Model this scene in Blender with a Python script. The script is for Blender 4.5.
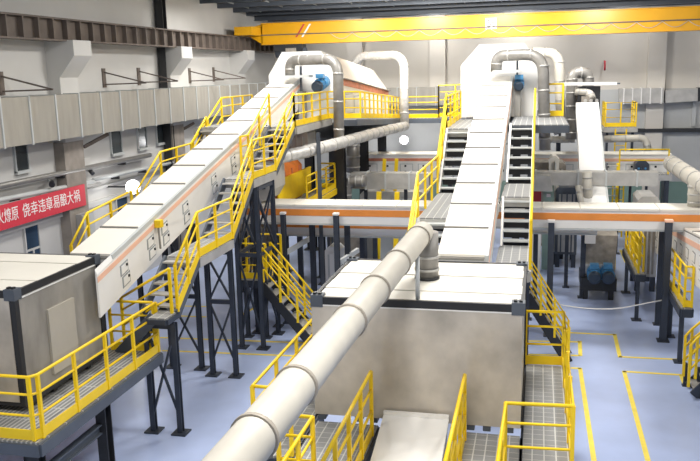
import bpy, math, random
from mathutils import Vector as V, Matrix
random.seed(7)
for o in list(bpy.data.objects): bpy.data.objects.remove(o)
S = bpy.context.scene
COL = S.collection

# ------------------------------------------------------------------ camera
CAM_H = 7.3
FPX = 804.06
YAW, PIT, ROL = -2.31813521e-01, 1.94207121e-01, 2.50256963e-02
_cy, _sy, _cp, _sp = math.cos(YAW), math.sin(YAW), math.cos(PIT), math.sin(PIT)
_r = V((_cy, -_sy, 0)); _f = V((_sy*_cp, _cy*_cp, -_sp)); _d = _f.cross(_r)
_c, _s = math.cos(ROL), math.sin(ROL)
CR = _c*_r + _s*_d; CD = -_s*_r + _c*_d; CF = _f
EYE = V((0, 0, CAM_H))
cam = bpy.data.objects.new('camera', bpy.data.cameras.new('camera')); COL.objects.link(cam)
cam.data.sensor_width = 36.0; cam.data.lens = FPX/700*36.0
cam.data.clip_start = 0.05; cam.data.clip_end = 200
cam.matrix_world = Matrix(((CR.x, -CD.x, -CF.x, EYE.x), (CR.y, -CD.y, -CF.y, EYE.y), (CR.z, -CD.z, -CF.z, EYE.z), (0, 0, 0, 1)))
S.camera = cam
# ------------------------------------------------------------------ world, lights, exposure
S.view_settings.view_transform = 'Standard'; S.view_settings.look = 'None'
S.view_settings.gamma = 1.0; S.view_settings.use_curve_mapping = False
S.view_settings.exposure = 0.0
W = bpy.data.worlds.new('hall_air'); S.world = W; W.use_nodes = True
W.node_tree.nodes['Background'].inputs[0].default_value = (0.80, 0.88, 1.0, 1)
W.node_tree.nodes['Background'].inputs[1].default_value = 0.50
def area(name, loc, size, power, color=(1, .97, .92), rot=(0, 0, 0), sizey=None):
    l = bpy.data.lights.new(name, 'AREA'); l.energy = power; l.color = color; l.size = size
    if sizey: l.shape = 'RECTANGLE'; l.size_y = sizey
    o = bpy.data.objects.new(name, l); o.location = loc; o.rotation_euler = rot; COL.objects.link(o); return o
for (lx, ly, pw) in ((-10, 6, 330), (-1, 5, 920), (8, 6, 460), (-8, 16, 380), (-1, 15, 520), (8, 15, 560),
                     (-7.5, 24, 620), (-1.2, 24, 680), (7, 24, 560)):
    area('high_bay_and_wash_light', (lx, ly, 10.75), 1.6, pw)
for (lx, ly, pw, tilt) in ((-9.0, 32.0, 600, .2), (-5.2, 33.2, 480, .6), (-1.8, 33.2, 420, .6), (2.6, 33.0, 380, .6), (-12, 31, 150, 0),
                           (-10, 41.7, 60, .5), (-5.4, 41.7, 110, .6), (-1.0, 41.7, 130, .6), (4.0, 41.7, 65, .5), (9.5, 41.7, 60, .5)):  # rearmost row: unseen wall washers added to brighten the back wall
    area('high_bay_and_wash_light', (lx, ly, 10.2 if ly < 40 else 9.98), .7, pw, rot=(tilt, 0, 0))

# ------------------------------------------------------------------ pixel rays of the 700x461 frame, cut with a world plane
def ray(x, y): return CR*((x-350)/FPX) + CD*((y-230.5)/FPX) + CF
def aX(x, y, X): r = ray(x, y); return EYE + r*(X/r.x)
def aY(x, y, Y): r = ray(x, y); return EYE + r*(Y/r.y)
def aZ(x, y, Z): r = ray(x, y); return EYE + r*((Z-CAM_H)/r.z)

# ------------------------------------------------------------------ materials
MATS = {}
def mat(name, col, rough=.5, metal=0., var=.08, scale=1.5, bump=0., bscale=30., emit=None, es=1., spec=.5, stretch=(1, 1, 1)):
    m = bpy.data.materials.new(name); m.use_nodes = True; MATS[name] = m
    n = m.node_tree.nodes; L = m.node_tree.links; b = n['Principled BSDF']
    b.inputs['Roughness'].default_value = rough; b.inputs['Metallic'].default_value = metal
    b.inputs['Specular IOR Level'].default_value = spec
    g = n.new('ShaderNodeNewGeometry'); mp = n.new('ShaderNodeMapping'); mp.inputs['Scale'].default_value = stretch
    L.new(g.outputs['Position'], mp.inputs['Vector'])
    if var > 0:
        t = n.new('ShaderNodeTexNoise'); t.inputs['Scale'].default_value = scale; t.inputs['Detail'].default_value = 5
        L.new(mp.outputs[0], t.inputs['Vector'])
        r = n.new('ShaderNodeValToRGB'); r.color_ramp.elements[0].position = .3; r.color_ramp.elements[1].position = .7
        r.color_ramp.elements[0].color = tuple(max(0, c*(1-var)) for c in col)+(1,)
        r.color_ramp.elements[1].color = tuple(min(1, c*(1+var)) for c in col)+(1,)
        L.new(t.outputs['Fac'], r.inputs['Fac']); L.new(r.outputs['Color'], b.inputs['Base Color'])
    else: b.inputs['Base Color'].default_value = tuple(col)+(1,)
    if bump > 0:
        t2 = n.new('ShaderNodeTexNoise'); t2.inputs['Scale'].default_value = bscale
        L.new(mp.outputs[0], t2.inputs['Vector'])
        bp = n.new('ShaderNodeBump'); bp.inputs['Strength'].default_value = bump; bp.inputs['Distance'].default_value = .02
        L.new(t2.outputs['Fac'], bp.inputs['Height']); L.new(bp.outputs['Normal'], b.inputs['Normal'])
    if emit:
        b.inputs['Emission Color'].default_value = tuple(emit)+(1,); b.inputs['Emission Strength'].default_value = es
    return m
def grid_mat(name, c_bar, c_gap, px, py, wx, wy, ax='XY', rough=.6, metal=.2):
    m = bpy.data.materials.new(name); m.use_nodes = True; MATS[name] = m
    n = m.node_tree.nodes; L = m.node_tree.links; b = n['Principled BSDF']
    b.inputs['Roughness'].default_value = rough; b.inputs['Metallic'].default_value = metal
    g = n.new('ShaderNodeNewGeometry'); s = n.new('ShaderNodeSeparateXYZ'); L.new(g.outputs['Position'], s.inputs[0])
    def line(o, p, w):
        d = n.new('ShaderNodeMath'); d.operation = 'DIVIDE'; d.inputs[1].default_value = p; L.new(s.outputs[o], d.inputs[0])
        f = n.new('ShaderNodeMath'); f.operation = 'FRACT'; L.new(d.outputs[0], f.inputs[0])
        c = n.new('ShaderNodeMath'); c.operation = 'LESS_THAN'; c.inputs[1].default_value = w/p; L.new(f.outputs[0], c.inputs[0]); return c
    a, c = line(ax[0], px, wx), line(ax[1], py, wy)
    mx = n.new('ShaderNodeMath'); mx.operation = 'MAXIMUM'; L.new(a.outputs[0], mx.inputs[0]); L.new(c.outputs[0], mx.inputs[1])
    mi = n.new('ShaderNodeMix'); mi.data_type = 'RGBA'; L.new(mx.outputs[0], mi.inputs['Factor'])
    mi.inputs['A'].default_value = tuple(c_gap)+(1,); mi.inputs['B'].default_value = tuple(c_bar)+(1,)
    L.new(mi.outputs['Result'], b.inputs['Base Color'])
    return m
FLOOR = mat('blue_epoxy', (.43, .515, .76), .28, 0, .13, .6, spec=.5)
YEL = mat('yellow_paint', (.88, .60, .006), .42, 0, .05, 3)
YLINE = mat('yellow_floor_paint', (.88, .70, .10), .5, 0, .08, 4)
WHITEP = mat('white_steel_cover', (.78, .74, .67), .45, 0, .03, 1.2)
WHITES = mat('white_side_sheet', (.78, .77, .75), .42, 0, .03, 2)
CREAM = mat('cream_roof_sheet', (.74, .71, .64), .5, 0, .05, .9)
SEAM = mat('seam_grey', (.26, .25, .23), .6)
HATCHF = mat('hatch_outline', (.30, .32, .33), .6)
TRIM = mat('grey_trim', (.50, .52, .52), .5)
PIPES = mat('silver_clad_pipe', (.52, .51, .49), .4, .3, .2, 7, .3, 22)
ORANGE = mat('orange_stripe', (.78, .27, .05), .5, 0, .06, 3)
PINK = mat('faded_orange_stripe', (.84, .50, .36), .5, 0, .05, 3)
REDB = mat('rust_red_band', (.60, .22, .13), .6, 0, .25, 3)
BLACK = mat('black_paint', (.018, .019, .022), .45, 0, .15, 3)
NAVY = mat('dark_navy_steel', (.032, .040, .058), .45, 0, .15, 3)
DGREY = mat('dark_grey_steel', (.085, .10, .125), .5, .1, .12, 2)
GALV = mat('galvanised_duct', (.46, .45, .43), .45, .35, .14, 2.5, .15, 14)
GALVW = mat('wall_duct_sheet', (.37, .35, .31), .5, .2, .10, 1.5, .1, 20, stretch=(3, 3, .4))
PIPEM = mat('pale_clad_pipe', (.50, .475, .42), .5, 0, .06, 3)
PIPEG = mat('grey_clad_pipe', (.25, .24, .225), .42, .3, .12, 5, .2, 18)
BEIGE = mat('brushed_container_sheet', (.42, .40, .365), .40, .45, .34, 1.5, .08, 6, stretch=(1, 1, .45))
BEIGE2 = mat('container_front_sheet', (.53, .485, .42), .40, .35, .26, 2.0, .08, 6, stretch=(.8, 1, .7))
DOORM = mat('hatch_sheet', (.52, .49, .43), .38, .3, .06, 2)
BLUE = mat('blue_motor_paint', (.07, .27, .52), .35, 0, .15, 6)
BLUED = mat('motor_fan_cover', (.03, .05, .08), .4)
GRATE = grid_mat('steel_grating', (.52, .52, .50), (.25, .255, .26), .17, .17, .018, .010)
GRATEF = grid_mat('fine_grating', (.50, .50, .49), (.22, .225, .23), .085, .5, .032, .03)
WALLW = mat('white_wall_paint', (.56, .555, .54), .8, 0, .05, .5)
WALLB = mat('warm_wall_paint', (.60, .57, .52), .8, 0, .05, .5)
CONC = mat('stained_column', (.26, .23, .20), .8, 0, .22, 2.2)
WALLG = mat('grey_wall_paint', (.44, .45, .45), .75, 0, .06, .7)
TEAL = mat('green_dado_paint', (.16, .25, .22), .6, 0, .12, .8)
CEIL = mat('grey_roof_deck', (.10, .11, .11), .8, 0, .12, .5)
CEILR = mat('roof_rib', (.40, .42, .42), .6)
BROWN = mat('brown_runway_steel', (.13, .105, .09), .6, 0, .2, 2)
GLASS = mat('dark_window_glass', (.045, .055, .06), .12, 0, .3, 1)
GLASSB = mat('blue_window_glass', (.04, .07, .12), .12, 0, .3, 1)
RED = mat('red_banner_cloth', (.62, .035, .06), .7, 0, .05, 2)
WHITEC = mat('white_lettering', (.88, .86, .84), .6, 0, 0)
CRANEY = mat('crane_yellow', (.72, .36, .002), .35, 0, .04, 2)
LAMP = mat('lamp_glow', (1, 1, 1), .5, 0, 0, emit=(1, .98, .95), es=18)
REDP = mat('red_paint', (.5, .03, .05), .5)
GREENP = mat('pale_green_paint', (.32, .46, .40), .5)
ORM = mat('orange_machine_paint', (.72, .20, .03), .5, 0, .15, 3)
RUST = mat('soiled_steel', (.30, .27, .23), .6, .2, .3, 4)

# ------------------------------------------------------------------ mesh helpers
ORG = {}
def tag(o, label=None, cat=None, group=None, kind=None):
    if label: o['label'] = label
    if cat: o['category'] = cat
    if group: o['group'] = group
    if kind: o['kind'] = kind
    return o
def thing(name, label, cat, loc, group=None):
    o = bpy.data.objects.new(name, None); COL.objects.link(o); o.location = loc; o.empty_display_size = .2
    ORG[o] = V(loc); return tag(o, label, cat, group)
class MB:
    def __init__(s): s.v = []; s.f = []; s.sm = []
    def add(s, vs, fs, smooth=False):
        k = len(s.v); s.v += [V(p) for p in vs]
        for f in fs: s.f.append([i+k for i in f]); s.sm.append(smooth)
        return s
    def box(s, x0, x1, y0, y1, z0, z1):
        vs = [(x, y, z) for z in (z0, z1) for y in (y0, y1) for x in (x0, x1)]
        return s.add(vs, [(0, 2, 3, 1), (4, 5, 7, 6), (0, 1, 5, 4), (2, 6, 7, 3), (0, 4, 6, 2), (1, 3, 7, 5)])
    def prism(s, poly, d):
        n = len(poly); d = V(d); p = [V(q) for q in poly]; vs = p+[q+d for q in p]
        fs = [tuple(range(n-1, -1, -1)), tuple(range(n, 2*n))]+[(i, (i+1) % n, n+(i+1) % n, n+i) for i in range(n)]
        return s.add(vs, fs)
    def loft(s, A, B):
        n = len(A); fs = [tuple(range(n-1, -1, -1)), tuple(range(n, 2*n))]+[(i, (i+1) % n, n+(i+1) % n, n+i) for i in range(n)]
        return s.add(list(A)+list(B), fs)
    def beam(s, p, q, w, h, up=(0, 0, 1)):
        p, q = V(p), V(q); t = (q-p).normalized(); u = V(up)
        if abs(t.dot(u)) > .98: u = V((0, 1, 0))
        a = t.cross(u).normalized(); b = a.cross(t).normalized()
        c = [a*i*w/2+b*j*h/2 for i, j in ((-1, -1), (1, -1), (1, 1), (-1, 1))]
        return s.loft([p+e for e in c], [q+e for e in c])
    def hbeam(s, p, q, w, h, t=.02, up=(0, 1, 0)):
        p, q = V(p), V(q); d = (q-p).normalized(); u = V(up)
        if abs(d.dot(u)) > .98: u = V((1, 0, 0))
        a = d.cross(u).normalized(); b = a.cross(d).normalized()
        s.beam(p, q, t, h, b)
        for k in (-1, 1): s.beam(p+b*k*h/2, q+b*k*h/2, w, t, b)
        return s
    def tube(s, pts, r, n=10, caps=True):
        pts = [V(p) for p in pts]; rings = []
        t0 = (pts[1]-pts[0]).normalized(); u = V((0, 0, 1)) if abs(t0.z) < .9 else V((0, 1, 0))
        a = t0.cross(u).normalized()
        for i, p in enumerate(pts):
            ti = (pts[min(i+1, len(pts)-1)]-pts[max(i-1, 0)])
            if i and i < len(pts)-1: ti = (pts[i+1]-p).normalized()+(p-pts[i-1]).normalized()
            ti = ti.normalized(); a = (a-ti*a.dot(ti)).normalized(); b = ti.cross(a)
            rr = r[i] if isinstance(r, (list, tuple)) else r
            k = 1.
            if i and i < len(pts)-1:
                k = 1/max(.5, ti.dot((pts[i+1]-p).normalized()))
            rings.append([p+(a*math.cos(2*math.pi*j/n)+b*math.sin(2*math.pi*j/n))*rr for j in range(n)])
        vs = [v for g in rings for v in g]; fs = []
        for i in range(len(rings)-1):
            for j in range(n): fs.append((i*n+j, i*n+(j+1) % n, (i+1)*n+(j+1) % n, (i+1)*n+j))
        k = len(s.v); s.add(vs, fs, True)
        if caps: s.add([], []); s.f += [[k+j for j in range(n-1, -1, -1)], [k+(len(rings)-1)*n+j for j in range(n)]]; s.sm += [False, False]
        return s
    def build(s, name, m, parent=None, label=None, kind=None):
        me = bpy.data.meshes.new(name)
        if parent is None:
            xs = [v.x for v in s.v]; ys = [v.y for v in s.v]; zs = [v.z for v in s.v]
            off = V(((min(xs)+max(xs))/2, (min(ys)+max(ys))/2, min(zs)))
        else: off = ORG[parent]
        me.from_pydata([v-off for v in s.v], [], s.f); me.materials.append(m)
        me.polygons.foreach_set('use_smooth', s.sm); me.update()
        o = bpy.data.objects.new(name, me); COL.objects.link(o)
        if parent is None: o.location = off
        else: o.parent = parent
        ORG[o] = off
        if label: o['label'] = label
        if kind: o['kind'] = kind
        return o
def fillet(pts, r, n=5):
    pts = [V(p) for p in pts]; out = [pts[0]]
    for i in range(1, len(pts)-1):
        a = (pts[i-1]-pts[i]); b = (pts[i+1]-pts[i]); rr = min(r, a.length*.49, b.length*.49)
        p, q = pts[i]+a.normalized()*rr, pts[i]+b.normalized()*rr
        for k in range(n+1):
            t = k/n; out.append(p*(1-t)**2+pts[i]*2*t*(1-t)+q*t*t)
    return out+[pts[-1]]
def struct(name, mb, m, parent=None):
    o = mb.build(name, m, parent)
    if parent is None: o['kind'] = 'structure'
    return o
def collar(mb, p, d, r, w=.05, n=16):
    p, d = V(p), V(d).normalized(); return mb.tube([p-d*w/2, p+d*w/2], r, n)

# ================================================================== the setting
XW = -14.5; YB = 44.0; XR = 17.0; YF = -7.0
fl = struct('floor', MB().box(XW-.3, XR+.3, YF, YB+.3, -.2, 0), FLOOR)
mb = MB()
def fline(a, b, w=.10):
    p, q = aZ(*a, 0), aZ(*b, 0); p.z = q.z = .003; mb.beam(p, q, w, .004)
for a, b in (((160, 337.6), (312, 343.2)), ((162, 350.6), (305, 356.4)), ((180, 306), (206, 306.6)), ((180, 316), (206, 317)),
             ((526, 341), (580, 342)), ((526, 354.5), (580, 355.6)), ((579.8, 341), (580.4, 356)),
             ((566, 332.6), (615.5, 334.8)), ((614.5, 334), (620, 357.5)), ((619, 356.8), (700, 360.5)),
             ((571, 368), (581, 368.4)), ((580, 368), (594, 461)), ((623, 371.5), (682, 375)), ((681, 375), (684.5, 384)),
             ((624, 371), (648, 461)), ((620.5, 250), (626, 263)), ((240, 316), (256, 307)), ((330, 300), (440, 304))):
    fline(a, b)
mb.build('floor_marking', YLINE, fl, 'yellow painted lane lines')

wl = struct('wall_left', MB().box(XW-.3, XW, YF, YB, 0, 11.6), WALLW)
MB().box(XW, XW+.10, YF, YB, 3.10, 3.28).build('cornice', WALLW, wl)
MB().box(XW, XW+.06, YF, YB, 3.62, 3.72).build('cornice', WALLW, wl)
wb = struct('wall_back', MB().box(XW-.3, XR+.3, YB, YB+.3, 0, 10.3), WALLB)
MB().box(XW, XR, YB-.04, YB, 1.35, 6.1).build('lower_cladding', WALLG, wb, 'grey lower cladding')
MB().box(XW, XR, YB-.06, YB, 0, 1.35).build('dado', TEAL, wb, 'dark green painted dado')
struct('wall_right', MB().box(XR, XR+.3, YF, YB, 0, 11.6), WALLW)
# roof rises from the back wall towards the middle of the hall
rz = lambda y: 10.3+.03*(YB-y)
YRIDGE = 10.0
ce = struct('ceiling', MB().prism([(XW-.3, YB+.3, rz(YB)), (XW-.3, YRIDGE, rz(YRIDGE)), (XW-.3, YF, rz(YRIDGE)), (XW-.3, YF, rz(YRIDGE)+.25), (XW-.3, YRIDGE, rz(YRIDGE)+.25), (XW-.3, YB+.3, rz(YB)+.25)], (XR-XW+.6, 0, 0)), CEIL)
mb = MB()
for y in (43.2, 41.6, 39.8, 38, 36, 34, 32): mb.beam((XW, y, rz(y)-.10), (XR, y, rz(y)-.10), .12, .2)
mb.build('purlin', DGREY, ce)
mb = MB()
for i in range(19):
    x = XW+.8+i*1.7; mb.beam((x, 43.8, rz(43.8)-.03), (x, 27, rz(27)-.03), .05, .05)
mb.build('roof_rib', CEILR, ce, 'pale roof ribs')
struct('trim_1', MB().hbeam((XW, 41.0, 10.25), (XR, 41.0, 10.25), .3, .38, .03, (0, 0, 1)), DGREY)      # roof beam along the back
# columns with haunches along the left wall
for i, yy in enumerate((22.6, 30.2, 37.6, 14.8)):
    c = struct('trim_%d' % (2+i), MB().prism([(XW, yy-.55, 0), (XW, yy+.55, 0), (XW, yy+.55, 5.4), (XW, yy-.55, 5.4)], (.35, 0, 0)), CONC)
    MB().prism([(XW, yy-.5, 5.4), (XW+.4, yy-.5, 5.4), (XW+.4, yy-.5, 7.35), (XW+.95, yy-.5, 8.0), (XW+.95, yy-.5, 8.45), (XW, yy-.5, 8.45)], (0, 1.0, 0)).build('haunch', WALLW, c, 'white haunched column head')
struct('trim_6', MB().hbeam((XW+.22, 29.6, 0), (XW+.22, 29.6, 10.6), .32, .3, .03), BLACK)
# crane runway along the left wall
mb = MB().hbeam((XW+.55, YF, 8.75), (XW+.55, 43.6, 8.75), .4, .62, .05, (0, 0, 1))
y = YF+.4
while y < 43: mb.box(XW+.36, XW+.74, y, y+.05, 8.45, 9.05); y += .72
struct('trim_7', mb, BROWN)
mb = MB().hbeam((XR-.6, YF, 8.75), (XR-.6, 43.6, 8.75), .4, .62, .05, (0, 0, 1)); struct('trim_8', mb, BROWN)
# back wall pilasters
for i, x in enumerate((5.75, -9.8, -5.3)):
    struct('trim_%d' % (9+i), MB().box(x-.42, x+.42, YB-.35, YB-.02, 0 if i == 0 else 6.1, 10.3), WALLB)
struct('trim_12', MB().box(7.55, 7.75, YB-.2, YB-.04, 4.2, 6.0), WALLG)
# windows in the left wall
def window(n, y0, y1, z0, z1, g, bars):
    w = struct('window_%d' % n, MB().box(XW, XW+.035, y0, y1, z0, z1), g)
    f = MB(); t = .05; X0, X1 = XW, XW+.07
    f.box(X0, X1, y0-t, y0, z0-t, z1+t).box(X0, X1, y1, y1+t, z0-t, z1+t).box(X0, X1, y0, y1, z1, z1+t).box(X0, X1+.05, y0-t, y1+t, z0-t-.04, z0)
    f.build('window_frame', TRIM if not bars else WALLW, w)
    if bars:
        b = MB().box(XW, XW+.06, y0, y1, z0+(z1-z0)*.38, z0+(z1-z0)*.38+.06).box(XW, XW+.06, (y0+y1)/2-.03, (y0+y1)/2+.03, z0, z0+(z1-z0)*.38)
        b.build('window_bar', WALLW, w)
def wpx(n, l, r, yt, yb, g, bars=False):
    a, b = aX(l, yt, XW), aX(r, yb, XW); a2 = aX(l, yb+ (l-r)*-.2, XW)
    window(n, a.y, b.y, b.z, a.z, g, bars)
wpx(1, 12.5, 27.5, 142.5, 169, GLASS)
wpx(2, 109, 121, 129, 152, GLASS)
wpx(3, 136, 146, 126, 147, GLASS)
wpx(4, 155, 163, 122, 142, GLASS)
wpx(5, 23, 40, 228, 262, GLASSB, True)
wpx(6, 115, 128, 199, 224, GLASSB, True)

# wall duct
def rect_duct(name, label, cat, p, q, w, h, seams, m, sm, sw=.06):
    p, q = V(p), V(q); t = thing(name, label, cat, (p+q)/2-V((0, 0, h/2)))
    MB().beam(p, q, w, h).build('duct_body', m, t)
    for k in seams:
        c = p.lerp(q, k); d = (q-p).normalized()*sw/2
        MB().beam(c-d, c+d, w+.06, h+.06).build('duct_flange', sm, t)
    return t
n = 24
rect_duct('air_duct', 'long grey sheet metal duct running high along the left wall', 'duct', (XW+.50, 13.5, 6.22), (XW+.50, 43.4, 6.22), .8, 1.28, [i/n for i in range(1, n)], GALVW, TRIM)
rect_duct('air_duct', 'grey panelled duct across the back wall left of the middle conveyor', 'duct', (-11.5, 43.3, 5.95), (-2.2, 43.3, 5.95), .7, .95, [i/9 for i in range(1, 9)], GALVW, TRIM, .04)
rect_duct('air_duct', 'grey ribbed duct on the back wall above the small yellow railed deck', 'duct', (3.95, 43.3, 5.78), (6.05, 43.3, 5.78), .6, .74, [.1, .3, .5, .7, .95], GALV, WHITES, .05)
rect_duct('air_duct', 'plain grey duct at the far right of the back wall', 'duct', (6.15, 43.4, 5.72), (7.75, 43.4, 5.80), .5, .62, [.98], GALV, BLACK, .12)
t = thing('cable_tray', 'dark horizontal cable tray low on the right of the back wall', 'cable tray', (5.2, 43.7, 4.0))
MB().box(2.0, 14, 43.55, 43.93, 3.92, 4.10).build('tray', BLACK, t)
for x in (5.6, 8.4, 11.2): MB().beam((x, 43.75, 3.92), (x-.12, 43.9, 3.35), .07, .07).build('bracket', DGREY, t)
# wall brackets above the duct
def bracket(pw, tipx, label):
    a = aX(*pw, XW); z0 = a.z-.42
    t = thing('wall_bracket', label, 'bracket', (XW, a.y, z0), 'steel brackets over the wall duct')
    tip = V((XW+1.5, a.y+.15, z0+.02))
    MB().beam((XW, a.y, z0), tip, .045, .045).build('arm', BROWN, t); MB().beam((XW, a.y, a.z), tip, .045, .045).build('stay', BROWN, t)
    MB().box(XW, XW+.04, a.y-.1, a.y+.1, z0-.1, a.z+.12).build('wall_plate', BROWN, t)
bracket((0, 76), 0, 'triangular steel bracket over the duct nearest the left photo edge')
bracket((103, 72), 0, 'triangular steel bracket over the duct just right of the first haunched column')
bracket((138, 71), 0, 'triangular steel bracket over the duct left of the dark vertical column')
bracket((189, 71), 0, 'triangular steel bracket over the duct right of the second haunched column')
bracket((213, 70), 0, 'triangular steel bracket over the duct left of the third haunched column')
for (a, b, lb) in (((84, 147), (108, 134), 'diagonal brown strut under the wall duct beside the stained column'), ((180, 131), (194, 123), 'diagonal brown strut under the wall duct behind the left walkway rail')):
    p, q = aX(*a, XW+.06), aX(*b, XW+.5); tag(MB().beam(p, q, .10, .10).build('duct_strut', BROWN), lb, 'strut')
# pipes along the left wall
for (a, b, r, lb, m) in (((0, 186), (150, 155), .085, 'upper beige pipe along the left wall below the upper windows', PIPEG),
                         ((0, 200), (93, 181.5), .07, 'lower grey pipe along the left wall above the red banner', TRIM),
                         ((0, 206), (100, 183), .05, 'thin steel pipe along the left wall hugging the banner top', GALV),
                         ((93, 180), (180, 161), .06, 'grey pipe along the left wall beyond the banner end', TRIM)):
    p, q = aX(*a, XW+.28), aX(*b, XW+.28); d = (q-p).normalized()
    if a[0] == 0: p = p-d*4
    t = thing('wall_pipe', lb, 'pipe', p); MB().tube([p, q], r, 10).build('pipe_run', m, t)
    for k in range(3):
        c = p.lerp(q, .25+.3*k); MB().box(XW, c.x+.02, c.y-.04, c.y+.04, c.z-.16, c.z-r*.8).build('pipe_bracket', BLACK, t)
# banner
pt, pb = aX(84.5, 184, XW+.40), aX(84.5, 205.5, XW+.40)
bt = thing('banner', 'red banner with white Chinese slogan hung on the left wall', 'banner', (XW+.40, 20, pb.z))
MB().box(XW+.37, XW+.40, 10.0, pt.y, pb.z, pt.z).build('banner_cloth', RED, bt)
def lettering(txt, size, loc, rot, m, parent, name='lettering', width=None):
    c = bpy.data.curves.new(name, 'FONT'); c.body = txt; c.size = size; c.extrude = .004; c.align_x = 'CENTER'; c.align_y = 'CENTER'
    o = bpy.data.objects.new(name, c); COL.objects.link(o)
    bpy.context.view_layer.update()
    me = bpy.data.meshes.new_from_object(o.evaluated_get(bpy.context.evaluated_depsgraph_get()))
    bpy.data.objects.remove(o); me.name = name; me.materials.clear(); me.materials.append(m)
    xs = [v.co.x for v in me.vertices]; k = width/(max(xs)-min(xs)) if width else 1; cx = (max(xs)+min(xs))/2
    for v in me.vertices: v.co.x = (v.co.x-cx)*k
    o = bpy.data.objects.new(name, me); COL.objects.link(o); o.parent = parent; o.location = V(loc)-ORG[parent]; o.rotation_euler = rot
    ORG[o] = V(loc); return o
h = pt.z-pb.z; pl = aX(23, 213, XW+.41); pr_ = aX(80, 196, XW+.41); p0 = aX(1, 216, XW+.41)
q1 = aX(2, 216, XW+.41); q2 = aX(18, 212, XW+.41)
lettering('\u706b\u71ce\u539f', h*.62, (XW+.404, (aX(-4, 212, XW+.4).y+aX(18, 212, XW+.4).y)/2, (pt.z+pb.z)/2), (math.pi/2, 0, math.pi/2), WHITEC, bt, 'lettering', aX(18, 212, XW+.4).y-aX(-4, 212, XW+.4).y)
lettering('\u4fa5\u5e78\u8fdd\u7ae0\u6613\u917f\u5927\u7978', h*.62, (XW+.404, (pl.y+pr_.y)/2, (pt.z+pb.z)/2), (math.pi/2, 0, math.pi/2), WHITEC, bt, 'lettering', pr_.y-pl.y)
# lamps that shine in the picture
def flood(p, aim, m, label, pw, r=.2):
    p = V(p); t = thing('flood_lamp', label, 'lamp', p)
    d = (V(aim)-p).normalized()
    MB().tube([p-d*.16, p-d*.02], [r*.55, r*1.02], 20).build('lamp_housing', DGREY, t)
    MB().tube([p-d*.02, p, p+d*r*.35, p+d*r*.55], [r, r, r*.8, r*.3], 20).build('lamp_lens', LAMP, t)
    MB().beam(p-d*.12, m, .05, .05).build('mount', BLACK, t)
    l = bpy.data.lights.new('flood_light', 'POINT'); l.energy = pw; l.shadow_soft_size = r; o = bpy.data.objects.new('flood_light', l)
    COL.objects.link(o); o.location = d*(r+.25); o.parent = t
flood(aX(133, 187, XW+1.0), (-3, 8, 5), (XW, aX(133, 187, XW+1).y, aX(133, 187, XW+1).z), 'glaring round flood lamp behind the left conveyor near the wall window', 25, .24)
flood(aY(404, 140, 43.0), (-3, 0, 6), (aY(404, 140, 43).x, YB, aY(404, 140, 43).z), 'glaring round flood lamp under the rear walkway at the back wall', 40, .22)
p = aX(52, 183, XW+.35)
t = thing('wall_camera', 'small black camera on a short arm above the red banner', 'camera', p); MB().tube([p, p+V((.1, -.16, -.03))], .09, 12).build('housing', BLACK, t); MB().beam((XW, p.y+.35, p.z+.05), p, .05, .05).build('arm', TRIM, t)
p = aX(88, 170, XW+.16)
t = thing('wall_lamp', 'small black lamp on a white backing by the stained column', 'lamp', p); MB().box(XW, XW+.1, p.y-.2, p.y+.25, p.z-.35, p.z+.4).build('backing', WALLW, t); MB().tube([p+V((.06, 0, 0)), p+V((.2, -.05, -.12))], .07, 10).build('shade', BLACK, t)
p = aX(83, 222, XW+.36)
t = thing('control_cabinet', 'grey wall cabinet on the stained column right of the banner', 'cabinet', (XW+.36, p.y, p.z-.7)); MB().box(XW+.35, XW+.55, p.y-.35, p.y+.35, p.z-.75, p.z+.3).build('cabinet_body', GALV, t); MB().box(XW+.55, XW+.57, p.y-.3, p.y+.3, p.z-.7, p.z+.25).build('door', TRIM, t)

# ================================================================== overhead crane
YC = 38.0
ct = thing('overhead_crane', 'yellow overhead bridge crane spanning the hall below the roof', 'crane', (0, YC, 8.7))
g0, g1 = -13.55, 15.9
MB().box(g0+.5, g1, YC-.25, YC+.25, 8.72, 9.66).build('girder', CRANEY, ct)
MB().box(g0+.5, g1, YC-.33, YC+.33, 9.66, 9.70).box(g0+.5, g1, YC-.33, YC+.33, 8.69, 8.72).build('girder_flange', CRANEY, ct)
MB().box(g0+.5, g1, YC-.31, YC-.25, 9.12, 9.17).build('cable_rail', BROWN, ct)
MB().prism([(g0-.35, YC-1.6, 9.12), (g0+.05, YC-1.6, 9.12), (g0+.5, YC-1.6, 9.12), (g0+.5, YC-1.6, 9.5), (g0-.35, YC-1.6, 9.5)], (0, 3.2, 0)).build('end_carriage', CRANEY, ct)
MB().prism([(g0-.1, YC-.25, 9.1), (g0+.55, YC-.25, 8.72), (g0+.55, YC-.25, 9.66), (g0-.1, YC-.25, 9.5)], (0, .5, 0)).build('girder_end', CRANEY, ct)
for x in (-11.35, -11.05):
    MB().prism([(x, YC-.262, 9.0), (x+.09, YC-.262, 9.0), (x+.50, YC-.262, 9.6), (x+.41, YC-.262, 9.6)], (0, .012, 0)).build('warning_stripe', REDP if x < -11.2 else WHITEC, ct)
mb = MB(); x = -9.6
while x < 8:
    mb.tube([(x+1.05*k/8, YC-.30, 9.12-.26*math.sin(math.pi*k/8)) for k in range(9)], .012, 6); x += 1.05
mb.build('festoon_cable', TRIM, ct)
sp = aY(491, 23.5, YC-.27)
sg = MB().box(sp.x-.25, sp.x+.25, YC-.275, YC-.25, sp.z-.24, sp.z+.24).build('load_sign', WHITEC, ct)
lettering('5t', .44, (sp.x, YC-.277, sp.z), (math.pi/2, 0, 0), BLACK, sg, 'lettering', .34)
ht = thing('crane_hoist', 'dark hoist trolley hanging under the left end of the yellow crane', 'hoist', (-11.8, YC, 8.0))
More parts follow.
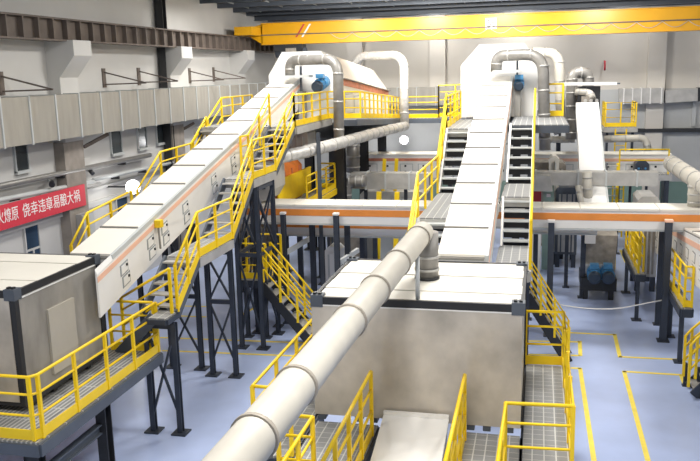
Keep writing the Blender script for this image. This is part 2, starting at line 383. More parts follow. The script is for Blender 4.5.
MB().box(-12.4, -11.0, YC-.35, YC+.35, 8.36, 8.68).build('trolley_frame', BLACK, ht)
MB().tube([(-12.4, YC, 8.3), (-10.9, YC, 8.3)], .24, 14).build('drum', DGREY, ht)
MB().box(-11.8, -11.3, YC-.45, YC-.1, 8.0, 8.5).build('gearbox', RUST, ht); MB().beam((-11.9, YC, 8.0), (-11.9, YC, 8.3), .04, .04).build('rope', DGREY, ht)
pr2 = aY(605, 66, 43.5)
tag(MB().tube([pr2+V((0, .42, .25)), pr2+V((0, .1, .22)), pr2+V((0, .05, -.1)), pr2+V((0, .12, -.2))], .045, 8).build('wall_hook', REDP), 'small red hook hanging against the right back wall', 'hook')

# ================================================================== builders for the steelwork
def railing(label, pts, h=1.05, toe=True, mids=2, gap=1.15, r=.028, group=None):
    pts = [V(p) for p in pts]; t = thing('guard_railing', label, 'railing', pts[0], group)
    up = V((0, 0, h))
    MB().tube([p+up for p in pts], r, 8).build('top_rail', YEL, t)
    for k in range(1, mids+1):
        MB().tube([p+up*(k/(mids+1))+V((0, 0, .06)) for p in pts], r*.8, 8).build('mid_rail', YEL, t)
    sp = []
    for a, b in zip(pts, pts[1:]):
        n = max(1, round((b-a).length/gap))
        for i in range(n): sp.append(a.lerp(b, i/n))
    sp.append(pts[-1])
    for p in sp: MB().beam(p, p+up, .055, .055).build('post', YEL, t)
    if toe:
        for a, b in zip(pts, pts[1:]): MB().beam(a+V((0, 0, .09)), b+V((0, 0, .09)), .02, .17).build('toe_board', YEL, t)
    return t
def platform(label, x0, x1, y0, y1, z, legs=(), m=GRATE, name='grating_platform', zf=0.0, edge=NAVY, dz=0, eb=.2):
    t = thing(name, label, 'platform', ((x0+x1)/2, (y0+y1)/2, zf))
    MB().loft([V((x0, y0, z-.04)), V((x1, y0, z-.04)), V((x1, y0, z)), V((x0, y0, z))], [V((x0, y1, z-.04+dz)), V((x1, y1, z-.04+dz)), V((x1, y1, z+dz)), V((x0, y1, z+dz))]).build('deck', m, t)
    for (a, b) in (((x0, y0, z), (x1, y0, z)), ((x0, y1, z+dz), (x1, y1, z+dz)), ((x0, y0, z), (x0, y1, z+dz)), ((x1, y0, z), (x1, y1, z+dz))):
        MB().beam(V(a)-V((0, 0, .03+eb/2)), V(b)-V((0, 0, .03+eb/2)), .08, eb).build('edge_beam', edge, t)
    for (x, y) in legs:
        MB().hbeam((x, y, .02), (x, y, z-.2), .10, .10, .018).build('leg', NAVY, t)
        MB().box(x-.14, x+.14, y-.14, y+.14, 0, .025).build('base_plate', NAVY, t)
    return t
def stairs(label, p0, p1, w, axis='y', n=None, rails=True, name='metal_stair', tread=GALV, smat=DGREY, gap_plates=False):
    # p0 low end, p1 high end (centre line); w width
    p0, p1 = V(p0), V(p1); t = thing(name, label, 'stair', p0)
    d = p1-p0; hd = V((d.x, d.y, 0)).normalized(); sd = V((-hd.y, hd.x, 0))
    n = n or max(2, round(d.z/.21))
    for k in (-1, 1): MB().beam(p0+sd*w/2*k-V((0, 0, .06)), p1+sd*w/2*k-V((0, 0, .06)), .05, .24).build('stringer', smat, t)
    for i in range(n):
        c = p0.lerp(p1, (i+.5)/n); tr = MB().beam(c-sd*(w/2-.02), c+sd*(w/2-.02), .24, .035).build('tread', tread, t)
        if gap_plates: k = hd*.12-V((0, 0, .11)); MB().beam(c+k-sd*(w/2-.03), c+k+sd*(w/2-.03), .015, .16).build('riser', BLACK, tr)  # black plates added to stand for the dark gaps between open treads
    return t
def trestle(label, xs, ys, z, w=.105, brace=True, mid=None, zf=0):
    # four legs or two legs with cross braces
    t = thing('support_trestle', label, 'support frame', (sum(xs)/len(xs), sum(ys)/len(ys), zf))
    P = [(x, y) for x in xs for y in ys]
    for x, y in P:
        MB().hbeam((x, y, zf+.02), (x, y, z), w, w, .02).build('leg', NAVY, t)
        MB().box(x-.16, x+.16, y-.16, y+.16, zf, zf+.03).build('base_plate', NAVY, t)
    def br(a, b):
        z0, z1 = zf+.35, z-.15
        if mid: segs = [(z0, mid), (mid, z1)]
        else: segs = [(z0, z1)]
        for u, v in segs:
            MB().beam((*a, u), (*b, v), .045, .045).build('brace', NAVY, t); MB().beam((*a, v), (*b, u), .045, .045).build('brace', NAVY, t)
        for q in ([mid] if mid else [])+[z-.08]: MB().beam((*a, q), (*b, q), .08, .1).build('tie_beam', NAVY, t)
    if brace:
        if len(xs) > 1:
            for y in ys: br((xs[0], y), (xs[1], y))
        if len(ys) > 1:
            for x in xs: br((x, ys[0]), (x, ys[1]))
    return t
def column(label, x, y, z, w=.2, m=NAVY, cap=None, zf=0):
    t = thing('steel_column', label, 'column', (x, y, zf))
    MB().hbeam((x, y, zf+.02), (x, y, z), w, w, .025).build('shaft', m, t); MB().box(x-w*.9, x+w*.9, y-w*.9, y+w*.9, zf, zf+.03).build('base_plate', m, t)
    if cap: MB().box(x-w*.6, x+w*.6, y-w*.6, y+w*.6, z, z+.06).build('cap_plate', cap, t)
    return t
def motor(label, p, ax=(0, -1, 0), r=.2, L=.5):
    p = V(p); d = V(ax).normalized(); t = thing('drive_motor', label, 'motor', p)
    MB().tube([p, p+d*L*.62], r, 18).build('motor_body', BLUE, t)
    f = MB()
    for k in range(12):
        a = V((0, 0, 1)) if abs(d.z) < .9 else V((1, 0, 0)); u = d.cross(a).normalized(); w_ = u.cross(d)
        c = (u*math.cos(k*math.pi/6)+w_*math.sin(k*math.pi/6))*r; f.beam(p+c+d*.04, p+c+d*L*.58, .02, .05, c)
    f.build('cooling_fin', BLUE, t)
    MB().tube([p+d*L*.62, p+d*L*.95, p+d*L], [r*1.02, r*1.0, r*.7], 18).build('fan_cover', BLUED, t)
    MB().box(p.x-.13, p.x+.13, p.y-.22, p.y+.02, p.z+r, p.z+r+.15).build('terminal_box', BLUE, t)
    MB().tube([p-d*.34, p], r*1.1, 16).build('gearbox', BLUE, t)
    return t
def round_duct(label, pts, r, m=PIPEG, bend=.45, rings=6, n=14, name='round_duct', ringm=GALV, leg=False):
    f = fillet(pts, bend, 6); t = thing(name, label, 'duct', f[0])
    if leg:
        q = V(pts[-2]).lerp(V(pts[-1]), .5) if leg == 1 else V(leg)
        MB().beam((q.x, q.y, 0), q-V((0, 0, r*.9)), .1, .1).build('support_leg', NAVY, t)
    MB().tube(f, r, n).build('duct_body', m, t)
    seg = [(a, b) for a, b in zip([V(p) for p in pts], [V(p) for p in pts][1:])]
    tot = sum((b-a).length for a, b in seg)
    for a, b in seg:
        k = max(1, round(rings*(b-a).length/tot))
        for i in range(k):
            c = a.lerp(b, (i+.5)/k); mb = MB(); collar(mb, c, b-a, r*1.07, .05, n); mb.build('joint_ring', ringm, t)
    return t

# ================================================================== inclined covered conveyors
def incline(label, x0, x1, y0, z0, y1, z1, depth, npan, stripe, side='right', ext=0, hatches=(), cat='conveyor', lid=WHITEP, stripe_z=.26):
    t = thing('inclined_conveyor', label, cat, ((x0+x1)/2, y0, z0-depth))
    k = (z1-z0)/(y1-y0); up = V((0, 0, 1)); P = lambda x, s, dz: V((x, y0+(y1-y0)*s, z0+(z1-z0)*s+dz))
    g = .06/abs(y1-y0)
    for i in range(npan):
        a, b = i/npan+g/2, (i+1)/npan-g/2
        c = [(x0, 0), (x1-.07, 0), (x1-.07, .05), (x0, .05)]
        MB().loft([P(x, a, d-.05) for x, d in c], [P(x, b, d-.05) for x, d in c]).build('cover_panel', lid, t)
    for i in range(1, npan):
        s = i/npan; c = [(x0, -.02), (x1-.07, -.02), (x1-.07, .026), (x0, .026)]
        MB().loft([P(x, s-g*.25, d) for x, d in c], [P(x, s+g*.25, d) for x, d in c]).build('seam_rib', SEAM, t)
    c = [(x0+.02, -.06), (x1-.08, -.06), (x1-.08, -.10), (x0+.02, -.10)]
    MB().loft([P(x, 0, d) for x, d in c], [P(x, 1, d) for x, d in c]).build('bed', SEAM, t)
    c = [(x1-.07, -.10), (x1, -.10), (x1, .0), (x1-.07, .0)]
    MB().loft([P(x, 0, d) for x, d in c], [P(x, 1, d) for x, d in c]).build('edge_trim', TRIM, t)
    for x, nm in ((x1, 'right'), (x0, 'left')):
        s = -.04 if x == x1 else .04
        c = [(x, -.1), (x, -depth), (x+s, -depth), (x+s, -.1)]
        MB().loft([P(a, 0, d) for a, d in c], [P(a, 1, d) for a, d in c]).build('side_panel', WHITES, t)
    c = [(x1-.06, -depth), (x0+.06, -depth), (x0+.06, -depth+.04), (x1-.06, -depth+.04)]
    MB().loft([P(a, 0, d) for a, d in c], [P(a, 1, d) for a, d in c]).build('floor_pan', GALV, t)
    if stripe:
        c = [(x1, -stripe_z), (x1+.006, -stripe_z), (x1+.006, -stripe_z+.11), (x1, -stripe_z+.11)]
        MB().loft([P(a, 0, d) for a, d in c], [P(a, 1, d) for a, d in c]).build('side_stripe', stripe, t)
    if ext:
        e = -ext/abs(y1-y0)
        c = [(x1, -.1), (x1, -depth), (x1-.04, -depth), (x1-.04, 0)]
        MB().loft([P(a, e, d) for a, d in c], [P(a, 0, d) for a, d in c]).build('side_apron', WHITES, t)
        c = [(x1, -stripe_z), (x1+.006, -stripe_z), (x1+.006, -stripe_z+.11), (x1, -stripe_z+.11)]
        MB().loft([P(a, e, d) for a, d in c], [P(a, 0, d) for a, d in c]).build('side_stripe', stripe, t)
    c = [P(x0+.03, .001, -.08), P(x1-.03, .001, -.08), P(x1-.03, .001, -depth+.02), P(x0+.03, .001, -depth+.02)]
    MB().prism(c, (0, .03, 0)).build('end_plate', WHITES, t)
    for s, dz, w, h in hatches:
        ds = w/abs(y1-y0)
        def ring(e, m_, nm, th):
            q = [P(x1+th, s-ds/2-e/abs(y1-y0), dz-h/2-e), P(x1+th, s+ds/2+e/abs(y1-y0), dz-h/2-e), P(x1+th, s+ds/2+e/abs(y1-y0), dz+h/2+e), P(x1+th, s-ds/2-e/abs(y1-y0), dz+h/2+e)]
            return q
        fr = MB().prism(ring(.032, 0, 0, 0), (.010, 0, 0)).build('access_hatch', HATCHF, t)
        MB().prism(ring(0, 0, 0, .008), (.010, 0, 0)).build('hatch_cover', WHITES, fr)
        q = P(x1+.02, s+ds*.32, dz+h*.25); MB().box(q.x-.01, q.x+.02, q.y-.025, q.y+.025, q.z-.025, q.z+.025).build('latch', BLACK, fr)
    return t
SL = .240
LX0, LX1 = -9.05, -8.1
lz = lambda y: 3.80+SL*(y-13.55)
cz = lambda y: 3.86+SL*(y-14.2)
hs = []
for yy in (14.35, 15.55, 16.25, 17.4, 19.2, 20.6, 22.4, 23.4):
    s = (yy-13.95)/(27.5-13.95); hs += [(s, -.46, .25, .17), (s+.004, -.72, .25, .17)]
incline('long white enclosed conveyor climbing on the left from the container', LX0, LX1, 13.95, lz(13.95), 27.5, lz(27.5), .95, 11, PINK, hatches=hs, ext=.62)
hs = []
for yy in (18, 20, 22, 24): hs.append(((yy-14.55)/13.0, -.5, .3, .24))
incline('white enclosed conveyor climbing behind the middle container', -1.78, -.84, 14.55, cz(14.55), 27.5, cz(27.5), .62, 11, PINK, hatches=hs)
# small yellow beacon / pull switch post on the left conveyor side
p = aX(158, 224, LX1+.06)
t = thing('pull_switch', 'small yellow pull switch box on the left conveyor side', 'switch', p-V((0, 0, .6))); MB().box(p.x-.05, p.x+.09, p.y-.08, p.y+.08, p.z-.07, p.z+.09).build('switch_box', YEL, t); MB().beam(p+V((.02, 0, -.55)), p, .035, .035).build('switch_post', SEAM, t)

# drum housings
def drum(label, sec, y0, y1, dz, zb, stripe_side, parts=True):
    xs = [p[0] for p in sec]; t = thing('screen_housing', label, 'machine housing', ((min(xs)+max(xs))/2, y0, zb))
    A = [V((x, y0, z)) for x, z in sec]; B = [V((x, y1, z+dz)) for x, z in sec]
    A = [V((sec[0][0], y0, zb))]+A+[V((sec[-1][0], y0, zb))]; B = [V((sec[0][0], y1, zb+min(dz, 0)*.7))]+B+[V((sec[-1][0], y1, zb+min(dz, 0)*.7))]
    MB().loft(A, B).build('shell', WHITEP, t)
    f = [p+V((0, -.05, 0)) for p in A]; MB().loft(f, [p+V((0, .049, 0)) for p in f]).build('front_panel', WHITES, t)
    if stripe_side:
        x = sec[-1][0]; z = sec[-1][1]
        c = lambda y, d, o0, o1, a, b: [V((x+o0, y, a+d)), V((x+o1, y, a+d)), V((x+o1, y, b+d)), V((x+o0, y, b+d))]
        MB().loft(c(y0+.1, 0, 0, .03, z-.24, z-.03), c(y1, dz, 0, .03, z-.24, z-.03)).build('side_band', REDB, t)
        MB().loft(c(y0+.1, 0, 0, .14, z-.03, z+.0), c(y1, dz, 0, .14, z-.03, z+.0)).build('eave_trim', SEAM, t)
        for i in range(6):
            a = y0+.6+i*1.45; d = dz*(a-y0)/(y1-y0)
            fr = MB().box(x, x+.02, a, a+1.2, 5.85+d, 6.6+d).build('access_hatch', TRIM, t); MB().box(x+.012, x+.03, a+.05, a+1.15, 5.9+d, 6.55+d).build('hatch_cover', WHITES, fr)
    return t
drum('white faceted screen housing at the head of the left conveyor', [(-9.30, 7.27), (-8.78, 8.05), (-7.38, 8.05), (-6.72, 7.12)], 27.55, 36.7, -.68, 5.72, True)
drum('white faceted screen housing at the head of the middle conveyor', [(-2.56, 7.42), (-1.95, 8.10), (-.50, 8.10), (-.05, 7.48)], 27.55, 36.7, -.30, 5.72, False)
motor('blue drive motor on the left white screen housing', aY(320, 84, 27.05)+V((0, .15, 0)), (-.15, -1, -.25), .19, .45)
motor('blue drive motor on the middle white screen housing', aY(519, 84, 27.05)+V((0, .1, 0)), (0, -1, -.25), .145, .36)
for (x, y0_, lb) in ((-8.02, 27.1, 'dark drive guard hanging at the left conveyor head'), (-.70, 27.1, 'dark drive guard hanging at the middle conveyor head')):
    t = thing('drive_guard', lb, 'machine guard', (x, y0_, 5.8)); MB().beam((x, y0_, 5.75), (x, y0_+.1, 7.55), .06, .10).build('guard_post', DGREY, t); MB().box(x-.06, x+.12, y0_-.15, y0_+.25, 5.75, 6.7).build('guard_box', SEAM, t)

# ================================================================== left stair run
SX0, SX1 = -7.85, -7.1; SXC = (SX0+SX1)/2
LZ = [1.75, 2.60, 3.46, 4.68, 5.75]
platform('small stair landing next to the left container deck', -7.5, SX1, 14.05, 14.6, LZ[1], eb=.1)
platform('second grated landing of the left stair run above the trestles', SX0, SX1, 15.75, 17.75, LZ[2], edge=GALV)
platform('third grated landing of the left stair run', SX0, SX1, 19.35, 21.2, LZ[3], edge=GALV)
stairs('lowest stair flight beside the left conveyor', (SXC, 14.55, LZ[1]), (SXC, 15.75, LZ[2]), .75, n=5)
stairs('middle stair flight beside the left conveyor', (SXC, 17.75, LZ[2]), (SXC, 19.35, LZ[3]), .75, n=6)
stairs('upper stair flight beside the left conveyor up to the screen deck', (SXC, 21.2, LZ[3]), (SXC, 23.15, LZ[4]), .75, n=6)
stairs('short stair from the left container deck to the first landing', (-8.35, 14.62, LZ[0]), (-7.5, 14.62, LZ[1]), .6, n=4)
def hang(x, pts): return [V((x, y, z)) for y, z in pts]
runp = [(13.9, LZ[1]), (14.55, LZ[1]), (15.75, LZ[2]), (17.75, LZ[2]), (19.35, LZ[3]), (21.2, LZ[3]), (23.15, LZ[4])]
railing('long zigzag yellow railing on the outer side of the left stair run', hang(SX1+.02, runp[1:]), .98, gap=.95)
railing('yellow back railing of the short stair at the rear of the left container deck', [(-8.45, 14.75, 1.80), (-7.15, 14.42, 2.55)], .98, toe=False)
railing('inner yellow railing of the upper left stair flight under the motor', hang(SX0, [(20.6, LZ[3]), (21.2, LZ[3]), (23.15, LZ[4])]), .98, toe=False)
# deck round the left housing
platform('high deck in front of the left white screen housing', -10.3, SX1+.05, 23.15, 27.4, 5.75, edge=GALV)
platform('narrow ramped side deck along the left white screen housing', -6.7, -6.1, 27.2, 36.7, 5.72, dz=-.55, edge=DGREY)
platform('rear walkway deck linking the two white housings', -6.7, -2.7, 36.75, 37.8, 5.17, edge=DGREY)
platform('wide dark deck under the left white screen housing', -9.4, -6.75, 27.5, 36.6, 5.02, edge=BLACK, m=DGREY)
railing('yellow railing on the high deck in front of the left white housing', [(SX1+.02, 23.15, 5.75), (SX1+.02, 27.1, 5.75)], .92, gap=1.0)
railing('dense yellow railing along the side of the left white housing', [(SX1+.02, 27.15, 5.75), (-6.12, 28.0, 5.70), (-6.12, 36.7, 5.19)], .92, gap=.8)
railing('yellow railing on the rear walkway between the white housings', [(-6.1, 36.78, 5.18), (-4.4, 36.78, 5.18)], .95)
railing('yellow railing corner left of the middle white housing', [(-4.4, 36.72, 5.2), (-4.4, 36.72, 5.22), (-2.9, 36.72, 5.25)], 1.4, mids=3, gap=.7)
# left side of left conveyor: walkway and railing
platform('grated walkway on the far side of the left conveyor', -9.95, -9.2, 20.2, 22.4, 4.32, edge=GALV)
platform('lower grated landing on the far side of the left conveyor', -9.9, -9.2, 16.05, 18.3, 3.34, edge=GALV, legs=((-9.8, 16.2), (-9.8, 18.1)))
stairs('lowest stair on the far side of the left conveyor', (-9.55, 15.2, 2.65), (-9.55, 16.05, 3.34), .65, n=4)
stairs('middle stair on the far side of the left conveyor', (-9.55, 18.3, 3.34), (-9.55, 20.2, 4.32), .65, n=5)
stairs('upper stair on the far side of the left conveyor', (-9.75, 22.4, 4.32), (-9.75, 23.15, 5.75), .65, n=6)
def pts_px(l, X): return [aX(x, y, X) for x, y in l]
tp = pts_px([(71, 245), (87, 213), (131, 191)], -9.9); railing('lower yellow railing behind the left conveyor beside the banner', [p-V((0, 0, 1.0)) for p in tp], 1.0, toe=False)
tp = pts_px([(137, 190), (160, 152), (191, 143.5), (206, 117)], -10.05); railing('middle yellow railing behind the left conveyor', [p-V((0, 0, 1.0)) for p in tp], 1.0, toe=False)
tp = pts_px([(193, 142), (221, 98), (252, 95)], -10.1); railing('upper yellow railing behind the left conveyor below the haunched columns', [p-V((0, 0, 1.0)) for p in tp], 1.0, toe=False)
# trestles of the stair run
trestle('tall braced trestle under the second landing of the left stair run', (-7.75, -7.14), (17.65,), 3.22, mid=1.9)
trestle('narrow braced trestle under the first stair landing by the container deck', (-7.74, -7.13), (14.42,), 2.4)
trestle('tall braced trestle under the third landing of the left stair run', (-7.75, -7.14), (19.7, 21.0), 4.45, mid=2.6)
trestle('braced trestle beneath the left conveyor behind the stair', (-9.0, -8.2), (18.0,), 3.75, mid=1.9)
trestle('braced trestle beneath the upper left conveyor', (-9.0, -8.55), (26.5,), 5.4, mid=2.4)
for x in (-9.2, -6.9):
    for y in (28.0, 32.0, 36.0): column({(-9.2, 28.0): 'black column at the front left under the left housing deck', (-6.9, 28.0): 'black column at the front right under the left housing deck', (-9.2, 32.0): 'black column mid left under the left housing deck', (-6.9, 32.0): 'black column mid right under the left housing deck', (-9.2, 36.0): 'black column at the rear left under the left housing deck', (-6.9, 36.0): 'black column at the rear right under the left housing deck'}[(x, y)], x, y, 4.76, .34, BLACK)
column('slim grey column under the front edge of the left high deck', -6.60, 24.0, 5.5, .10, DGREY)

# ================================================================== left container and its deck
def container(label, x0, x1, y0, y1, z0, z1, front, sidem, roof_seams, castings=True, posts=True):
    t = thing('process_container', label, 'container', ((x0+x1)/2, (y0+y1)/2, z0))
    MB().box(x0+.03, x1-.03, y0+.03, y1-.06, z0+.1, z1-.08).build('wall_sheet', sidem, t)
    MB().box(x0+(.1 if posts else .0), x1-(.1 if posts else .03), y0, y0+.03, z0+(.08 if posts else .0), z1-.12).build('front_sheet', front, t)
    nr = roof_seams
    for i in range(nr):
        a, b = y0+.10+(y1-y0-.16)*i/nr, y0+.10+(y1-y0-.16)*(i+1)/nr-.02
        MB().box(x0+.08, x1-.05, a, b, z1-.09, z1-.01+.012*(i % 2)).build('roof_panel', CREAM, t)
    e = .11 if posts else .055
    for x in (x0, x1-e):
        for y in (y0, y1-e):
            if not posts and y == y0: continue
            MB().box(x, x+e, y, y+e, z0, z1-.02).build('corner_post', BLACK, t)
    for (a, b, c, d) in ((x0, x1, y0, y0+.05), (x0, x1, y1-.08, y1)):
        MB().box(a+.1, b-.1, c, d, z1-.12, z1+.0).build('top_rail', BLACK, t); MB().box(a+.03, b-.03, c+(.02 if posts else .04), d+.05, z0, z0+.09).build('bottom_rail', BLACK, t)
    for (a, b) in ((x0, x0+.06), (x1-.06, x1)):
        MB().box(a, b, y0+.1, y1-.1, z1-.12, z1+.0).build('top_rail', BLACK, t); MB().box(a+.01, b-.01, y0+.02, y1, z0, z0+.09).build('bottom_rail', BLACK, t)
    if castings:
        for x in (x0-.01, x1-.19):
            for y in (y0-.015, y1-.19):
                MB().box(x, x+.2, y, y+.2, z1-.16, z1+.03).build('corner_casting', DGREY, t)
                for k in (.05, .13): MB().box(x+k-.02, x+k+.03, y+.05, y+.12, z1+.03, z1+.06).build('casting_pin', BLACK, t)
    return t
c1 = container('steel process container on the left deck at the photo edge', -12.0, -8.36, 11.2, 13.9, 1.86, 3.89, BEIGE2, BEIGE, 4)
p = aX(49, 325, -8.36); q = aX(79, 376, -8.36)
MB().box(-8.40, -8.345, p.y, q.y+.05, 2.12, 3.32).build('side_hatch', DOORM, c1, 'pale rectangular side hatch')
MB().box(-8.40, -8.35, 11.35, 13.75, 3.73, 3.75).build('gutter_line', WHITES, c1)
for i, y in enumerate((11.6, 12.2, 12.8, 13.35)): MB().box(-8.9, -8.45, y-.06, y+.06, 1.75, 1.86).build('skid_foot', BLACK, c1)
PX1 = -7.49
platform('grated deck carrying the left process container', -12.2, PX1, 10.25, 14.5, 1.74, edge=DGREY, m=GRATEF)
railing('yellow railing along the front and right side of the left container deck', [(-12.2, 10.3, 1.75), (-7.60, 10.3, 1.75), (PX1-.03, 10.42, 1.75), (PX1-.03, 14.45, 1.75)], 1.05, gap=1.05)
railing('short yellow end railing at the rear of the left container deck', [(-8.55, 14.42, 1.75), (PX1-.1, 14.46, 1.75)], 1.05, gap=1.0)
for (x, y, lb) in ((-7.75, 12.55, 'heavy dark column under the right edge of the left deck'), (-7.9, 10.7, 'dark column under the near right corner of the left deck'), (-9.4, 12.6, 'dark column in the middle under the left deck'), (-9.4, 10.7, 'dark column under the front of the left deck')):
    column(lb, x, y, 1.55, .2, BLACK)
tag(MB().hbeam((-7.8, 10.8, .95), (-7.8, 12.5, .95), .14, .16, .025, (0, 0, 1)).build('tie_beam', DGREY), 'dark horizontal tie beam low under the left container deck', 'beam')
tag(MB().hbeam((-9.4, 12.55, 1.3), (-7.8, 12.55, 1.3), .14, .16, .025, (0, 0, 1)).build('tie_beam', BLACK), 'dark cross beam under the middle of the left container deck', 'beam')

# ================================================================== middle container, its decks, chute
BX0, BX1, BY0, BY1 = -3.46, -.145, 11.85, 14.55
c2 = container('beige process container in the middle foreground with pale roof', BX0, BX1, BY0, BY1, 1.84, 3.82, BEIGE2, BEIGE, 5, posts=False)
MB().box(BX0+.15, BX1-.15, BY0-.01, BY0+.03, 3.68, 3.70).build('drip_edge', WHITES, c2)
for x in (BX0+.05, -2.8, -2.55, -1.0, -.75, -.4): MB().box(x, x+.12, BY0+.02, BY0+.2, 1.745, 1.85).build('skid_foot', DGREY, c2)
platform('grated walkway along the left side of the middle container', -4.06, BX0-.04, 10.5, 14.2, 1.74, m=GRATE, legs=((-3.95, 10.7), (-3.95, 13.9)))
platform('grated deck in front of the middle container left of the chute', -3.4, -2.4, 8.3, 11.8, 1.74, legs=((-3.3, 8.5), (-2.5, 8.5)))
platform('grated deck in front of the middle container right of the chute', -1.0, -.18, 8.3, 11.8, 1.74, legs=((-.3, 8.5), (-.9, 8.5)))
platform('grated walkway along the right side of the middle container', -.13, .56, 10.55, 14.95, 1.74, legs=((.45, 10.7), (.45, 14.8)))
railing('yellow railing on the left walkway of the middle container', [(-4.03, 13.9, 1.75), (-4.03, 10.55, 1.75), (-3.45, 10.53, 1.75)], 1.05, toe=False)
railing('short yellow railing behind the big pipe at the near left deck corner', [(-3.35, 9.65, 1.75), (-2.86, 9.65, 1.75), (-2.86, 8.3, 1.75)], 1.05, gap=.7)
railing('yellow handrail left of the white feed chute', [(-2.42, 11.4, 1.75), (-2.40, 8.3, 1.75)], 1.05, gap=.8)
railing('yellow handrail right of the white feed chute', [(-1.0, 11.5, 1.75), (-.98, 8.3, 1.75)], 1.05, gap=.8)
railing('yellow railing round the right walkway of the middle container', [(-.15, 14.93, 1.75), (.54, 14.97, 1.75), (.54, 10.6, 1.75), (-.36, 10.55, 1.75), (-.39, 8.3, 1.75)], 1.05, gap=1.1)
tp = MB()
t = thing('feed_chute', 'white inclined feed chute cover entering the middle container front', 'chute', (-1.85, 10, .6))
a = aY(384, 414, 11.78); b = aY(449, 417, 11.78); k = .235
x0, x1, zt = a.x, b.x, (a.z+b.z)/2
for i in range(2):
    ya, yb = 11.78-i*2.2, 11.78-(i+1)*2.2+.03
    c = lambda y: [V((x0, y, zt-k*(11.78-y)-.05)), V((x1, y, zt-k*(11.78-y)-.05)), V((x1, y, zt-k*(11.78-y))), V((x0, y, zt-k*(11.78-y)))]
    MB().loft(c(ya), c(yb)).build('cover_panel', WHITES, t)
c = lambda y, d0, d1: [V((x0+.03, y, zt-k*(11.78-y)-d1)), V((x1-.03, y, zt-k*(11.78-y)-d1)), V((x1-.03, y, zt-k*(11.78-y)-d0)), V((x0+.03, y, zt-k*(11.78-y)-d0))]
MB().loft(c(11.78, .05, .4), c(7.4, .05, .4)).build('trough', GALV, t)
MB().beam((x0, 11.76, zt+.02), (x1, 11.76, zt+.02), .06, .06).build('top_lip', WHITES, t)
for y in (8.2, 10.6):
    for x in (x0+.1, x1-.1): MB().beam((x, y, 0), (x, y, zt-k*(11.78-y)-.4), .09, .09).build('leg', NAVY, t)
stairs('dark stair going down to the right behind the middle container', (.86, 20.3, .03), (-.2, 20.3, 1.75), .6, n=8, smat=BLACK)
for y, lb in ((20.0, 'near thin railing of the stair behind the right walkway'), (20.6, 'far thin railing of the stair behind the right walkway')):
    railing(lb, [(-.2, y, 1.75), (.86, y, .05)], .85, toe=False, mids=3, r=.018, gap=.7)
# pipe over the container roof
zp = 4.55
pt_ = [(-2.14, 4.6, zp), (-1.83, 13.35, zp), (-1.83, 13.35, 3.80)]
t = thing('round_duct', 'large pale pipe crossing the foreground over the middle container', 'pipe', (-2, 9, zp))
MB().tube([(-2.15, 4.2, zp-.04), (-1.86, 13.2, zp+.08)], .185, 24).build('duct_body', PIPEM, t)
A, B = V((-2.15, 4.2, zp-.04)), V((-1.86, 13.2, zp+.08))
for s in (.145, .259, .467, .607, .762, .95):
    mb = MB(); collar(mb, A.lerp(B, s), B-A, .203, .045, 24); mb.build('joint_ring', RUST, t)
t2 = thing('vent_stub', 'short vertical vent on the roof of the middle container', 'duct', (-1.80, 13.28, 3.8))
MB().tube([(-1.80, 13.28, 3.80), (-1.80, 13.28, 4.62)], .195, 20).build('duct_body', PIPEG, t2)
for z in (3.83, 3.98, 4.2): mb = MB(); collar(mb, (-1.8, 13.28, z), (0, 0, 1), .215, .04, 20); mb.build('joint_ring', GALV if z > 3.9 else BLACK, t2)
p = aY(417.5, 301, 11.95)
tag(MB().tube([(p.x, 11.98, 3.8), (p.x, 11.98, 4.50)], .035, 10).build('pipe_support', TRIM), 'thin grey post propping the big pipe on the container roof', 'post')

# ================================================================== stairs on both sides of the middle conveyor
CX0, CX1 = -.76, -.12; CXC = (CX0+CX1)/2
platform('lower grated landing right of the middle conveyor behind the container', CX0, CX1, 15.6, 17.9, 3.42, edge=GALV)
platform('upper grated landing right of the middle conveyor', CX0, CX1, 18.55, 20.7, 4.42, edge=GALV)
stairs('lower stair flight right of the middle conveyor', (CXC, 17.9, 3.42), (CXC, 18.6, 4.42), .62, n=5, smat=GALV, tread=TRIM, gap_plates=True)
stairs('upper stair flight right of the middle conveyor', (CXC, 20.7, 4.42), (CXC, 23.1, 5.75), .62, n=6, smat=GALV, tread=TRIM, gap_plates=True)
platform('high deck in front of the middle white screen housing', CX0, .80, 23.1, 27.4, 5.74, edge=DGREY)
rp = [(15.7, 3.42), (17.7, 3.42), (18.55, 4.42), (20.7, 4.42), (23.1, 5.75)]
railing('steep bundle of yellow railing right of the middle conveyor stair', hang(CX1+.02, rp), .98, toe=False)
railing('yellow railing corner right of the middle white housing', [(.12, 27.0, 5.75), (.76, 27.0, 5.75), (.76, 27.4, 5.75)], 1.02, gap=.7)
# left side stair of the middle conveyor
DX0, DX1 = -2.52, -1.88; DXC = (DX0+DX1)/2
platform('lower grated landing left of the middle conveyor', DX0, DX1, 17.3, 21.0, 4.12, edge=GALV)
platform('upper deck left of the middle white screen housing', -2.6, -1.85, 23.0, 27.4, 5.66, edge=GALV)
stairs('stair flight left of the middle conveyor', (DXC, 21.0, 4.12), (DXC, 23.0, 5.66), .62, n=7, smat=GALV, tread=TRIM, gap_plates=True)
stairs('lowest stair flight left of the middle conveyor behind the big pipe', (DXC, 16.0, 3.1), (DXC, 17.3, 4.12), .62, n=5, smat=GALV, tread=TRIM, gap_plates=True)
railing('yellow zigzag railing left of the middle conveyor stair', hang(DX0-.02, [(15.4, 3.05), (16.0, 3.10), (17.3, 4.12), (20.9, 4.12), (23.0, 5.66)]), .98, toe=False)
railing('yellow railing sloping up to the middle white housing from the left', [(-2.54, 23.0, 5.66), (-2.54, 27.3, 5.7)], .9, gap=1.0)
